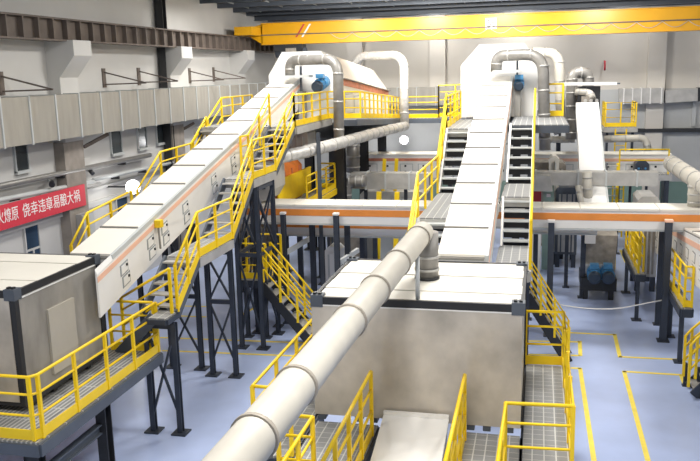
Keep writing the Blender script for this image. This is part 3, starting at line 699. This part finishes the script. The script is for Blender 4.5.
# supports of the middle conveyor and its decks
for x, y, lb in ((-1.7, 17.0, 'dark column under the left edge of the middle conveyor'), (-.2, 19.3, 'dark column under the stair right of the middle conveyor'), (-1.7, 21.0, 'dark column under the middle conveyor near the bridge conveyor'),
                 (-2.45, 19.0, 'dark column under the left landing of the middle conveyor'), (-.2, 23.4, 'dark column under the high deck right of the middle conveyor')):
    column(lb, x, y, {17.0: 3.7, 19.3: 4.15, 21.0: 4.7, 19.0: 3.88, 23.4: 5.45}[y], .14, NAVY)
for x, y, lb in ((-2.35, 28.2, 'black column under the left front of the middle white housing'), (-.7, 28.2, 'black column under the right front of the middle white housing'), (-2.35, 33.0, 'black column under the left rear of the middle white housing'), (-.25, 33.0, 'black column under the right rear of the middle white housing')):
    column(lb, x, y, 5.2, .26, BLACK)
platform('wide dark deck under the middle white screen housing', -2.7, .1, 27.45, 36.6, 5.46, edge=BLACK, m=DGREY)

# ================================================================== bridge conveyors across the hall
def bridge(label, x0, x1, yf, yb, zt, zs0, zs1, zb, tilt=0, stripe=ORANGE, n=10):
    t = thing('bridge_conveyor', label, 'conveyor', ((x0+x1)/2, (yf+yb)/2, zb))
    def seg(xa, xb, y0, y1, za, zb_):
        ta, tb_ = tilt*(xa-x0), tilt*(xb-x0)
        return [V((xa, y0, za+ta)), V((xa, y1, za+ta)), V((xa, y1, zb_+ta)), V((xa, y0, zb_+ta))], [V((xb, y0, za+tb_)), V((xb, y1, za+tb_)), V((xb, y1, zb_+tb_)), V((xb, y0, zb_+tb_))]
    MB().loft(*seg(x0, x1, yf, yb, zb, zt-.06)).build('trough', WHITES, t)
    for i in range(n):
        a = x0+(x1-x0)*i/n; b = x0+(x1-x0)*(i+1)/n-.02
        MB().loft(*seg(a, b, yf-.05, yb+.05, zt-.06, zt)).build('cover_panel', CREAM, t)
    MB().loft(*seg(x0, x1, yf-.015, yf, zs0, zs1)).build('side_stripe', stripe, t)
    MB().loft(*seg(x0, x1, yf-.03, yf, zb, zb+.05)).build('bottom_flange', TRIM, t)
    return t
bridge('long cream bridge conveyor with bold orange stripe crossing the hall', -8.9, 7.2, 22.2, 23.15, 3.56, 3.23, 3.42, 2.96, n=16)
bridge('lower bridge conveyor with orange stripe behind the long one on the left', -8.2, -2.9, 24.4, 25.3, 2.64, 2.44, 2.56, 2.15, n=6)
bridge('lower bridge conveyor with faded stripe behind the long one on the right', -.3, 1.75, 24.2, 25.1, 2.84, 2.66, 2.78, 2.42, stripe=PINK, n=3)
WH = WHITES
for (px, py, Yc, zt, w, lb, cap) in ((283, 214, 22.0, 3.3, .13, 'dark column at the left end of the long bridge conveyor', WH), (336, 214, 22.0, 3.3, .14, 'dark column in the middle of the left bridge span', WH),
        (551.5, 218, 22.0, 3.2, .16, 'dark column of the bridge right of the middle conveyor', WH), (669, 221, 22.0, 3.26, .17, 'dark column of the bridge by the right railed platform', PINK)):
    column(lb, aY(px, py, Yc).x, Yc, zt, w, NAVY, cap)
for (px, py, Yc, zt, w, lb) in ((312, 226, 23.6, 2.9, .15, 'wide dark column behind the left bridge span'), (347, 224, 23.5, 2.9, .15, 'dark column behind the left bridge span near its middle'),
        (662, 230, 23.45, 2.9, .13, 'dark column behind the bridge by the right railed platform'), (362, 228, 24.85, 2.11, .14, 'dark column with cap under the lower left bridge'), (536, 226, 24.65, 2.38, .14, 'dark column under the lower right bridge'),
        (375, 238, 26.0, 2.05, .14, 'short dark column behind the lower left bridge'), (584, 228, 26.0, 2.2, .15, 'dark column left of the two motor hopper'), (322, 232, 26.5, 2.4, .18, 'dark column far behind the left bridge span'), (567, 238, 27.2, 1.8, .12, 'slim dark column left of the narrow white conveyor')):
    column(lb, aY(px, py, Yc).x, Yc, zt, w, NAVY, WH if 'cap' in lb else None)
for (a, b, lb) in (((277, 258), (314, 236), 'slanted grey brace under the left bridge span'), ((340, 262), (358, 250), 'short slanted grey brace next to the container roof')):
    tag(MB().beam(aY(*a, 23.0), aY(*b, 23.9), .1, .14).build('brace_beam', TRIM), lb, 'beam')
# dark machines standing under the left bridge
def machine(label, x0, x1, y0, y1, h, m, cat='machine', top=None, legs=True, name='process_machine', z0=0):
    t = thing(name, label, cat, ((x0+x1)/2, (y0+y1)/2, z0)); hh = .5 if legs else 0
    c = .12
    A = [V((x0, y0, z0+hh)), V((x1, y0, z0+hh)), V((x1, y0, z0+h-c)), V((x1-c, y0, z0+h)), V((x0+c, y0, z0+h)), V((x0, y0, z0+h-c))]
    MB().loft(A, [p+V((0, y1-y0, 0)) for p in A]).build('body', m, t)
    MB().box(x0+.1, x1-.1, y0-.03, y0, z0+hh+.1, z0+h-.25).build('access_panel', top or TRIM, t)
    for i in range(3): MB().beam((x0+.2+i*(x1-x0-.4)/2, y0-.05, z0+hh+.08), (x0+.2+i*(x1-x0-.4)/2, y0-.05, z0+h-.2), .05, .04).build('stiffener', m, t)
    if legs:
        for x in (x0+.1, x1-.1):
            for y in (y0+.1, y1-.1): MB().box(x-.08, x+.08, y-.08, y+.08, z0, z0+hh).build('leg', NAVY, t)
    return t
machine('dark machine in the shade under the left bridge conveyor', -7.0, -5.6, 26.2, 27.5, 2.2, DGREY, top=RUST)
machine('brown soiled machine at the left end of the bridge conveyor', -9.9, -8.9, 25.0, 26.2, 2.4, RUST, top=BLACK)
machine('pale cabinet machine between the columns under the left bridge', -6.75, -6.25, 24.9, 25.6, 1.7, WHITES, legs=False)
# grey discharge hood over the bridge start
t = thing('discharge_hood', 'rounded grey discharge hood above the left end of the bridge conveyor', 'machine hood', (-8.1, 22.6, 3.6))
A = [V((-8.75, 22.2, 4.7)), V((-7.5, 22.2, 4.7)), V((-7.5, 22.2, 4.0)), V((-7.7, 22.2, 3.68)), V((-8.1, 22.2, 3.57)), V((-8.75, 22.2, 3.57))]
MB().loft(A, [p+V((0, 1.1, 0)) for p in A]).build('hood_body', GALV, t)
for z in (4.0, 4.3): MB().box(-8.6, -7.75, 22.15, 22.2, z, z+.12).build('hood_rib', DGREY, t)
# small platform with stair, lower left centre
platform('small lower platform with yellow toe plates below the left stair run', -8.05, -7.2, 20.4, 21.75, 1.74, legs=((-7.9, 20.6), (-7.35, 20.6), (-7.9, 21.65), (-7.35, 21.65)))
railing('yellow railing of the small lower platform below the left stair run', [(-7.2, 21.72, 1.75), (-8.02, 21.72, 1.75), (-8.02, 20.42, 1.75), (-7.22, 20.42, 1.75)], 1.0, gap=.8)
stairs('dark stair going down to the right behind the left stair trestles', (-5.75, 20.3, .75-.7), (-7.2, 20.3, 1.75), .7, n=8, smat=BLACK)
for y, lb in ((19.95, 'near yellow railing of the lower stair left of the middle container'), (20.65, 'far yellow railing of the lower stair left of the middle container')):
    railing(lb, [(-7.15, y, 1.8), (-5.75, y, .15)], .95, toe=False, gap=.7)
# orange machine with its railed platform
sp_ = platform('long service platform beside the orange machine under the left deck', -7.7, -7.02, 23.3, 27.7, 3.26, edge=YEL, legs=((-7.1, 27.4), (-7.6, 27.4)))
railing('yellow railing of the service platform beside the orange machine', [(-7.02, 24.0, 3.26), (-7.02, 27.6, 3.26), (-7.65, 27.65, 3.26)], .88, gap=1.2)
gp = MB().box(-7.77, -7.73, 23.3, 27.0, 3.28, 4.06).build('guard_sheet', YEL, sp_, 'solid bright yellow guard sheet')
MB().beam((-7.75, 23.3, 4.08), (-7.75, 27.0, 4.08), .07, .05).build('sheet_rim', YEL, gp)
t = thing('sorting_machine', 'orange machine under the deck of the left white housing', 'machine', (-8.3, 24.6, 0))
A = [V((-8.75, 23.35, 3.2)), V((-7.83, 23.35, 3.2)), V((-7.83, 23.35, 4.28)), V((-8.05, 23.35, 4.50)), V((-8.75, 23.35, 4.50))]
MB().loft(A, [p+V((0, 2.9, 0)) for p in A]).build('body', ORM, t)
for i in range(4): MB().box(-7.83, -7.80, 23.45+i*.8, 23.52+i*.8, 3.3, 4.28).build('stiffener', REDB, t)
for x in (-8.65, -7.95):
    for y in (23.45, 26.1): MB().box(x-.08, x+.08, y-.08, y+.08, 0, 3.2).build('leg', NAVY, t)
# grey sheet work under the high deck
machine('grey hopper box hanging under the left high deck', -8.4, -7.6, 26.3, 27.3, .8, GALV, legs=False, name='hopper_box', cat='hopper', z0=4.62)

# ================================================================== round ducts and pipes
def PY(l): return [aY(x, y, Y_) for x, y, Y_ in l]
round_duct('grey elbow duct from the left conveyor head across to the tall riser', PY([(290, 78, 26.8), (290, 60.5, 26.8), (338, 59, 25.8), (339, 143, 25.8)]), .17, PIPEG, .55)
p = aY(290, 76, 26.8); tag(MB().box(p.x-.16, p.x+.75, p.y-.25, p.y+.25, p.z-.06, p.z+.02).build('suction_flange', TRIM), 'dark flange plate under the left elbow duct on the conveyor', 'flange')
round_duct('grey elbow duct from the middle conveyor head across to the right riser', PY([(496, 72, 26.8), (497, 56, 26.8), (543, 53.5, 26.6), (545, 150, 26.6)]), .18, PIPEG, .6)
p = aY(496, 71, 26.8); tag(MB().box(p.x-.1, p.x+.75, p.y-.25, p.y+.25, p.z-.06, p.z+.02).build('suction_flange', TRIM), 'dark flange plate under the middle elbow duct on the conveyor', 'flange')
round_duct('long sloping silver pipe descending under the left high deck', PY([(276, 158, 22.8), (300, 153, 23.6), (340, 143, 25.2), (372, 134, 28.6), (405, 126, 34.0)]), .19, PIPES, .5, rings=16)
round_duct('pale duct looping from the left housing rear down to the sloping pipe', PY([(352, 70, 37.3), (360, 56, 36.9), (404, 55, 35.5), (404.5, 126, 34.2)]), .19, PIPES, .7)
round_duct('grey riser pipe between the black columns under the left deck', PY([(353, 140, 29.6), (353, 172, 29.6)]), .26, PIPEG, rings=3)
round_duct('grey elbow pipe dropping from the flat duct near the bridge', PY([(366, 181, 28.4), (346.5, 181, 28.4), (346, 208, 28.4)]), .20, PIPEG, .5)
round_duct('pale duct from the middle housing over and down to the right', PY([(532, 52.5, 36.5), (559, 52.5, 36.3), (561, 128, 36.3), (553, 131, 36.3)]), .21, PIPEM, .6, leg=(aY(560, 128, 36.3).x, 36.3, aY(560, 125, 36.3).z))
round_duct('tall grey riser left of the narrow white conveyor head', PY([(588, 92, 35.2), (588.5, 72.5, 35.2), (572, 72.5, 35.0), (571, 139, 35.0)]), .23, PIPEG, .4, rings=8)
round_duct('small silver elbow pipe at the narrow white conveyor head', PY([(575, 91, 34.6), (589, 92, 34.6), (592, 99, 34.4)]), .17, PIPEM, .3, rings=3)
round_duct('horizontal silver pipe crossing behind the narrow conveyor', PY([(540, 139.5, 35.5), (575, 139.5, 35.5)]), .14, PIPEM, rings=4, leg=1)
round_duct('silver pipe with end elbow right of the narrow conveyor', PY([(604, 139, 35.3), (646, 138, 35.3), (648, 152, 35.3)]), .15, PIPEM, .4, rings=4, leg=(aY(648, 150, 35.3).x, 35.3, aY(648, 150, 35.3).z))
round_duct('short silver pipe dropping from the flat duct by the narrow conveyor', PY([(587, 172, 28.2), (588, 205, 28.2)]), .16, PIPEM, rings=3)
round_duct('thin leaning silver pipe beside the narrow conveyor', PY([(578, 186, 28.0), (583, 212, 27.6)]), .10, PIPEM, rings=2)
round_duct('large pale pipe slanting in from the right photo edge', [aY(671, 163, 25.2), aY(700, 182.5, 22.6), aY(730, 204, 20.5)], .23, PIPEM, .2, rings=7)
round_duct('silver elbow pipe standing on the bridge conveyor at the right edge', [aY(716, 184, 22.7), aY(695, 182, 22.7), V((aY(695, 200, 22.7).x, 22.7, 3.57))], .18, PIPEM, .35, rings=5)
# flat ducts
rect_duct('flat_duct', 'flat grey duct beam behind the bridge left of the middle conveyor', 'duct', aY(352, 180, 29)-V((0, 0, 0)), V((aY(430, 180, 29).x, 29, aY(352, 180, 29).z)), .6, .58, [.2, .45, .75], GALV, TRIM)
fd = bpy.data.objects['flat_duct']
for x in (-6.2, -4.7): MB().beam((x, 29, 0), (x, 29, 3.05), .12, .12).build('duct_leg', NAVY, fd)
zq = aY(600, 178, 29).z
rect_duct('flat_duct', 'flat grey duct beam passing the narrow white conveyor', 'duct', (aY(531, 178, 29).x, 29, zq), (aY(657, 178, 29).x, 29, zq), .6, .46, [.04, .38, .6, .84], GALV, TRIM)
t = thing('duct_transition', 'grey tapered duct piece right of the middle conveyor stair', 'duct', (.3, 28.6, 3.0)); a = aY(526, 190, 28.6); b = aY(553, 176, 28.6)
MB().loft([V((a.x, 28.3, a.z)), V((b.x, 28.3, a.z)), V((b.x, 28.9, a.z)), V((a.x, 28.9, a.z))], [V((a.x+.2, 28.3, b.z+.05)), V((b.x-.1, 28.3, b.z+.05)), V((b.x-.1, 28.9, b.z+.05)), V((a.x+.2, 28.9, b.z+.05))]).build('duct_body', GALV, t)

# ================================================================== machines at the rear
def rear_conveyor(label, pa, pb, Yc, h, n):
    a, b = aY(*pa, Yc), aY(*pb, Yc); zt = (a.z+b.z)/2; t = thing('sorting_conveyor', label, 'conveyor', ((a.x+b.x)/2, Yc, 0))
    MB().box(a.x, b.x, Yc, Yc+1.0, zt-h, zt-.04).build('trough', WHITES, t); MB().box(a.x-.03, b.x+.03, Yc-.05, Yc+1.05, zt-.05, zt).build('cover', CREAM, t)
    MB().box(a.x, b.x, Yc-.012, Yc, zt-.30, zt-.18).build('side_stripe', PINK if 'right' in label else REDB, t)
    w = (b.x-a.x)/n
    for i in range(n):
        x = a.x+i*w; fr = MB().box(x+.1, x+w-.1, Yc-.02, Yc, zt-h+.10, zt-.40).build('access_hatch', TRIM, t); MB().box(x+.14, x+w-.14, Yc-.03, Yc-.02, zt-h+.14, zt-.44).build('hatch_cover', WHITES, fr)
        for z in (zt-.5, zt-.75): MB().box(x+.3, x+.38, Yc-.05, Yc-.03, z-.04, z+.04).build('latch', BLACK, fr)
    for x in (a.x+.1, (a.x+b.x)/2, b.x-.1): MB().box(x-.08, x+.08, Yc+.1, Yc+.9, 0, zt-h).build('leg', NAVY, t)
    return t
rear_conveyor('cream sorting conveyor with orange stripe at the rear left of the middle stair', (362, 154, ), (452, 154), 33.5, 1.0, 5)
rear_conveyor('cream sorting conveyor with stripe at the rear right behind the flat duct', (531, 153), (671, 155), 33.5, .95, 6)
pa_, pb_ = aY(619, 174, 32.6), aY(668, 174, 32.6)
platform('low service deck in front of the rear right sorting conveyor', pa_.x-.1, pb_.x+.1, 32.5, 33.3, pa_.z, legs=((pa_.x, 32.6), (pb_.x, 32.6)), edge=GALV)
railing('yellow railing in front of the rear right sorting conveyor', [pa_, V((pb_.x, pa_.y, pa_.z))], .95, toe=False, mids=1, gap=1.5)
for px, lb in ((381, 'leftmost yellow post before the rear left sorting conveyor'), (393, 'second yellow post before the rear left sorting conveyor')):
    p = aY(px, 173, 30.5); tag(MB().beam((p.x-.1, 30.5, 0), p+V((.15, 0, .55)), .13, .10).build('guard_post', YEL), lb, 'post')
for px, lb in ((376, 'thick yellow post under the flat duct on the left'), (394, 'thick yellow post under the flat duct on the right')):
    p = aY(px, 205, 27.5); tag(MB().beam((p.x, 27.5, 0), (p.x+.12, 27.5, 3.15), .16, .16).build('guard_post', YEL), lb, 'post')
machine('blue grey motor group on the rear right sorting conveyor', aY(634, 170, 32.9).x, aY(648, 170, 32.9).x, 32.6, 33.2, .42, NAVY, legs=False, z0=aY(640, 171, 32.9).z, top=BLUE, name='motor_group')
machine('dark machine with slatted front under the flat duct right of the stair', aY(556, 200, 30).x, aY(578, 200, 30).x, 30.0, 31.5, 3.0, DGREY, top=GALV)
machine('dark cabinet row under the flat duct left of the middle stair', aY(360, 200, 30.2).x, aY(425, 200, 30.2).x, 30.2, 31.6, 2.75, GALV, legs=False, top=TRIM)
machine('grey round topped machine behind the bridge near the green wall', aY(638, 200, 27).x, aY(660, 200, 27).x, 27, 28.5, 3.15, GALV, top=RUST)
machine('soiled grey machine right of the middle stair below the pipes', aY(531, 165, 31.5).x, aY(566, 165, 31.5).x, 31.4, 32.6, 3.75, RUST, top=GALV)
machine('cream box unit right of the middle stair below the pipes', aY(549, 165, 30.5).x, aY(559, 165, 30.5).x, 30.4, 31.1, 4.1, CREAM, legs=True, name='junction_unit', cat='box')
p = aY(548, 200, 29.6); t = thing('exit_door_panel', 'pale green panel with a small lit sign right of the middle stair', 'panel', (p.x, 29.6, 0))
MB().box(p.x-.18, p.x+.20, 29.6, 29.7, 0, 3.15).build('panel_sheet', GREENP, t); q = aY(548.5, 195.5, 29.58); MB().box(q.x-.07, q.x+.08, 29.56, 29.6, q.z-.06, q.z+.06).build('lit_sign', WHITEC, t)
p = aY(536, 200, 29.2); t = thing('hose_cabinet', 'dark red cabinet left of the pale green panel', 'cabinet', (p.x, 29.2, 0)); MB().box(p.x-.18, p.x+.18, 29.2, 29.5, 1.8, 2.98).build('cabinet_body', REDP, t); MB().box(p.x-.2, p.x+.2, 29.15, 29.5, 0, 1.8).build('pedestal', WHITES, t); MB().box(p.x+.05, p.x+.09, 29.17, 29.2, 2.3, 2.45).build('handle', WHITES, t)
# small railed deck at the right rear
a, b = aY(604, 127, 36.2), aY(637, 127, 36.2)
platform('small high deck at the right rear below the ribbed wall duct', a.x, b.x, 36.2, 38.0, a.z, legs=((a.x+.15, 36.4), (b.x-.15, 36.4)), edge=GALV)
railing('yellow railing of the small high deck at the right rear', [(a.x+.05, 37.9, a.z), (a.x+.05, 36.25, a.z), (b.x-.05, 36.25, a.z), (b.x-.05, 37.9, a.z)], 1.02, gap=.75)
t = thing('ladder', 'yellow ladder under the small high deck at the right rear', 'ladder', aY(621, 160, 36.0))
p0, p1 = aY(619, 162, 35.9), aY(621, 129, 35.9); p0.z = 1.5
for k in (-.22, .22): MB().beam(p0+V((k, 0, -1.5)), p1+V((k, 0, 0)), .06, .06).build('rail', YEL, t)
for i in range(10): c = (p0+V((0, 0, -1.5))).lerp(p1, (i+.5)/10); MB().beam(c-V((.22, 0, 0)), c+V((.22, 0, 0)), .03, .03).build('rung', YEL, t)
t = thing('ladder', 'yellow steep ladder right of the narrow conveyor above the bridge', 'ladder', aY(614, 205, 29.9)); 
for px in (606.5, 617.5): p = aY(px, 180, 29.9); MB().beam((p.x, 29.9, .02), (p.x, 29.9, 3.9), .10 if px > 610 else .05, .08).build('rail', YEL if px > 610 else DGREY, t)
xa, xb = aY(606.5, 180, 29.9).x, aY(617.5, 180, 29.9).x
for i in range(14): MB().beam((xa, 29.9, .3+i*.27), (xb, 29.9, .3+i*.27), .12, .03).build('rung', GALV, t)

# ================================================================== narrow white conveyor on the right
NX0, NX1 = 1.47, 2.36
t = incline('narrow bright white conveyor rising steeply on the right', NX0, NX1, 27.4, 2.60, 34.3, 5.88, .40, 1, None, lid=WHITES)
t = thing('conveyor_head', 'black head box on top of the narrow white conveyor', 'machine hood', (2.0, 34.6, 5.3))
a, b = aY(577, 104, 34.8), aY(600, 86, 34.8)
MB().box(a.x, b.x, 34.5, 34.9, a.z-.4, b.z).build('head_box', BLACK, t)
MB().box(a.x+.15, b.x-.3, 34.3, 34.5, a.z+.02, a.z+.32).build('head_panel', RUST, t)
for i in range(3): MB().tube([(a.x+.3+i*.22, 34.28, a.z+.15), (a.x+.3+i*.22, 34.42, a.z+.15)], .07, 10).build('bolt_cover', GALV, t)
t = thing('cross_bar', 'long pale strip bar across the narrow conveyor head', 'bar', aY(600, 83.5, 34.45)); p, q = aY(563, 84, 34.45), aY(617, 83.5, 34.45)
MB().beam(p, q, .10, .12).build('bar', WHITES, t); MB().beam(q, q+V((.12, 0, 0)), .06, .05).build('end_cap', DGREY, t)
t = thing('tail_hopper', 'soiled grey hopper at the foot of the narrow white conveyor', 'hopper', (2.0, 26.4, .5))
a, b = aY(585, 246, 26.0), aY(614, 246, 26.0)
MB().loft([V((a.x-.02, 26.0, .72)), V((b.x+.04, 26.0, .72)), V((b.x+.04, 27.2, .72)), V((a.x-.02, 27.2, .72))], [V((a.x-.1, 26.0, 2.05)), V((b.x+.1, 26.0, 2.05)), V((b.x+.1, 27.2, 2.3)), V((a.x-.1, 27.2, 2.3))]).build('hopper_body', RUST, t)
MB().box(a.x, b.x, 25.95, 26.0, .80, 1.12).build('hopper_panel', GALV, t); MB().box(a.x-.1, b.x+.1, 25.7, 27.2, .32, .72).build('base_frame', BLACK, t)
for x in (a.x+.05, b.x-.05):
    for y in (25.9, 27.0): MB().box(x-.08, x+.08, y-.08, y+.08, 0, .33).build('leg', BLACK, t)
q = aY(590, 239, 25.9); MB().box(q.x-.16, q.x+.16, 25.75, 26.0, q.z-.12, q.z+.14).build('sensor_box', WHITES, t)
for px, lb in ((594, 'left of the two blue motors at the foot of the narrow conveyor'), (607.5, 'right of the two blue motors at the foot of the narrow conveyor')):
    p = aY(px, 276, 25.6); motor(lb, p+V((0, .1, .06)), (0, -1, -.1), .19, .5)

# ================================================================== right side conveyor and railed platforms
t = incline('cream conveyor with faded orange stripe at the right edge beyond the railings', 3.78, 4.9, 13.5, 4.00, 27.2, 2.55, 1.25, 11, PINK, hatches=())
for y in (14.5, 17.0): 
    for x in (3.9, 4.78): MB().hbeam((x, y, 0), (x, y, 2.6), .12, .12, .02).build('leg', NAVY, t)
MX = 3.78
def mirror_side(t, x, y0, z0, y1, z1, depth):
    k = (z1-z0)/(y1-y0); zz = lambda y: z0+k*(y-y0)
    MB().loft([V((x-.008, y0, zz(y0)-.36)), V((x, y0, zz(y0)-.36)), V((x, y0, zz(y0)-.22)), V((x-.008, y0, zz(y0)-.22))], [V((x-.008, y1, zz(y1)-.36)), V((x, y1, zz(y1)-.36)), V((x, y1, zz(y1)-.22)), V((x-.008, y1, zz(y1)-.22))]).build('side_stripe', PINK, t)
    y = y0+.6
    while y < y1-.5:
        for dz in (-.62, -.95):
            fr = MB().box(x-.012, x, y, y+.35, zz(y)+dz-.13, zz(y)+dz+.13).build('access_hatch', SEAM, t); MB().box(x-.02, x-.012, y+.025, y+.325, zz(y)+dz-.105, zz(y)+dz+.105).build('hatch_cover', WHITES, fr)
        y += .9
mirror_side(t, MX, 13.5, 4.00, 27.2, 2.55, 1.25)
platform('small landing at the top of the right edge stair', 4.6, 5.4, 18.05, 18.8, 1.4, legs=((5.3, 18.15), (5.3, 18.7)))
platform('railed platform beside the right edge conveyor', 3.50, 3.75, 20.25, 22.6, 1.44, legs=((3.55, 20.4), (3.6, 22.4)), edge=NAVY)
railing('yellow railing of the platform beside the right edge conveyor', [(3.53, 22.5, 1.45), (3.57, 20.32, 1.45), (3.74, 20.30, 1.45)], 1.02, gap=.85)
platform('second railed platform behind the bridge column on the right', 2.80, 3.05, 23.6, 27.0, 1.44, legs=((2.9, 23.8), (2.9, 26.8)), edge=NAVY)
railing('yellow railing of the second platform behind the bridge column on the right', [(2.86, 27.0, 1.45), (2.88, 23.65, 1.45)], 1.0, gap=.8)
railing('inner yellow railing of the second platform on the right', [(3.03, 27.0, 1.45), (3.03, 23.8, 1.45)], 1.0, gap=.9, toe=False)
t = stairs('stair with yellow rails cut by the right photo edge', (3.5, 18.4, .1), (4.6, 18.4, 1.4), .6, n=6, smat=NAVY)
for y, lb in ((18.1, 'near yellow railing of the stair at the right photo edge'), (18.75, 'far yellow railing of the stair at the right photo edge')):
    railing(lb, [(3.32, y-.25, .35), (3.5, y, .45), (4.6, y, 1.55)], .95, toe=False, gap=.4)
for x, y, lb in ((3.42, 18.8, 'short dark post at the foot of the right edge stair'), (3.66, 18.55, 'second short dark post below the right edge stair')): column(lb, x, y, .55, .07, NAVY)
# hanging hose on the right floor side
a, b, c = aY(572, 306, 21.5), aY(610, 311, 21.5), aY(664, 300, 21.9)
pts = [aY(x, y, 21.95) for x, y in ((552, 303), (575, 307.5), (600, 309.2), (620, 308.6), (640, 304.5), (668, 299))]
tag(MB().tube(fillet(pts, .5, 3), .018, 6).build('air_hose', WHITES), 'thin white hose sagging between the two right bridge columns', 'hose')
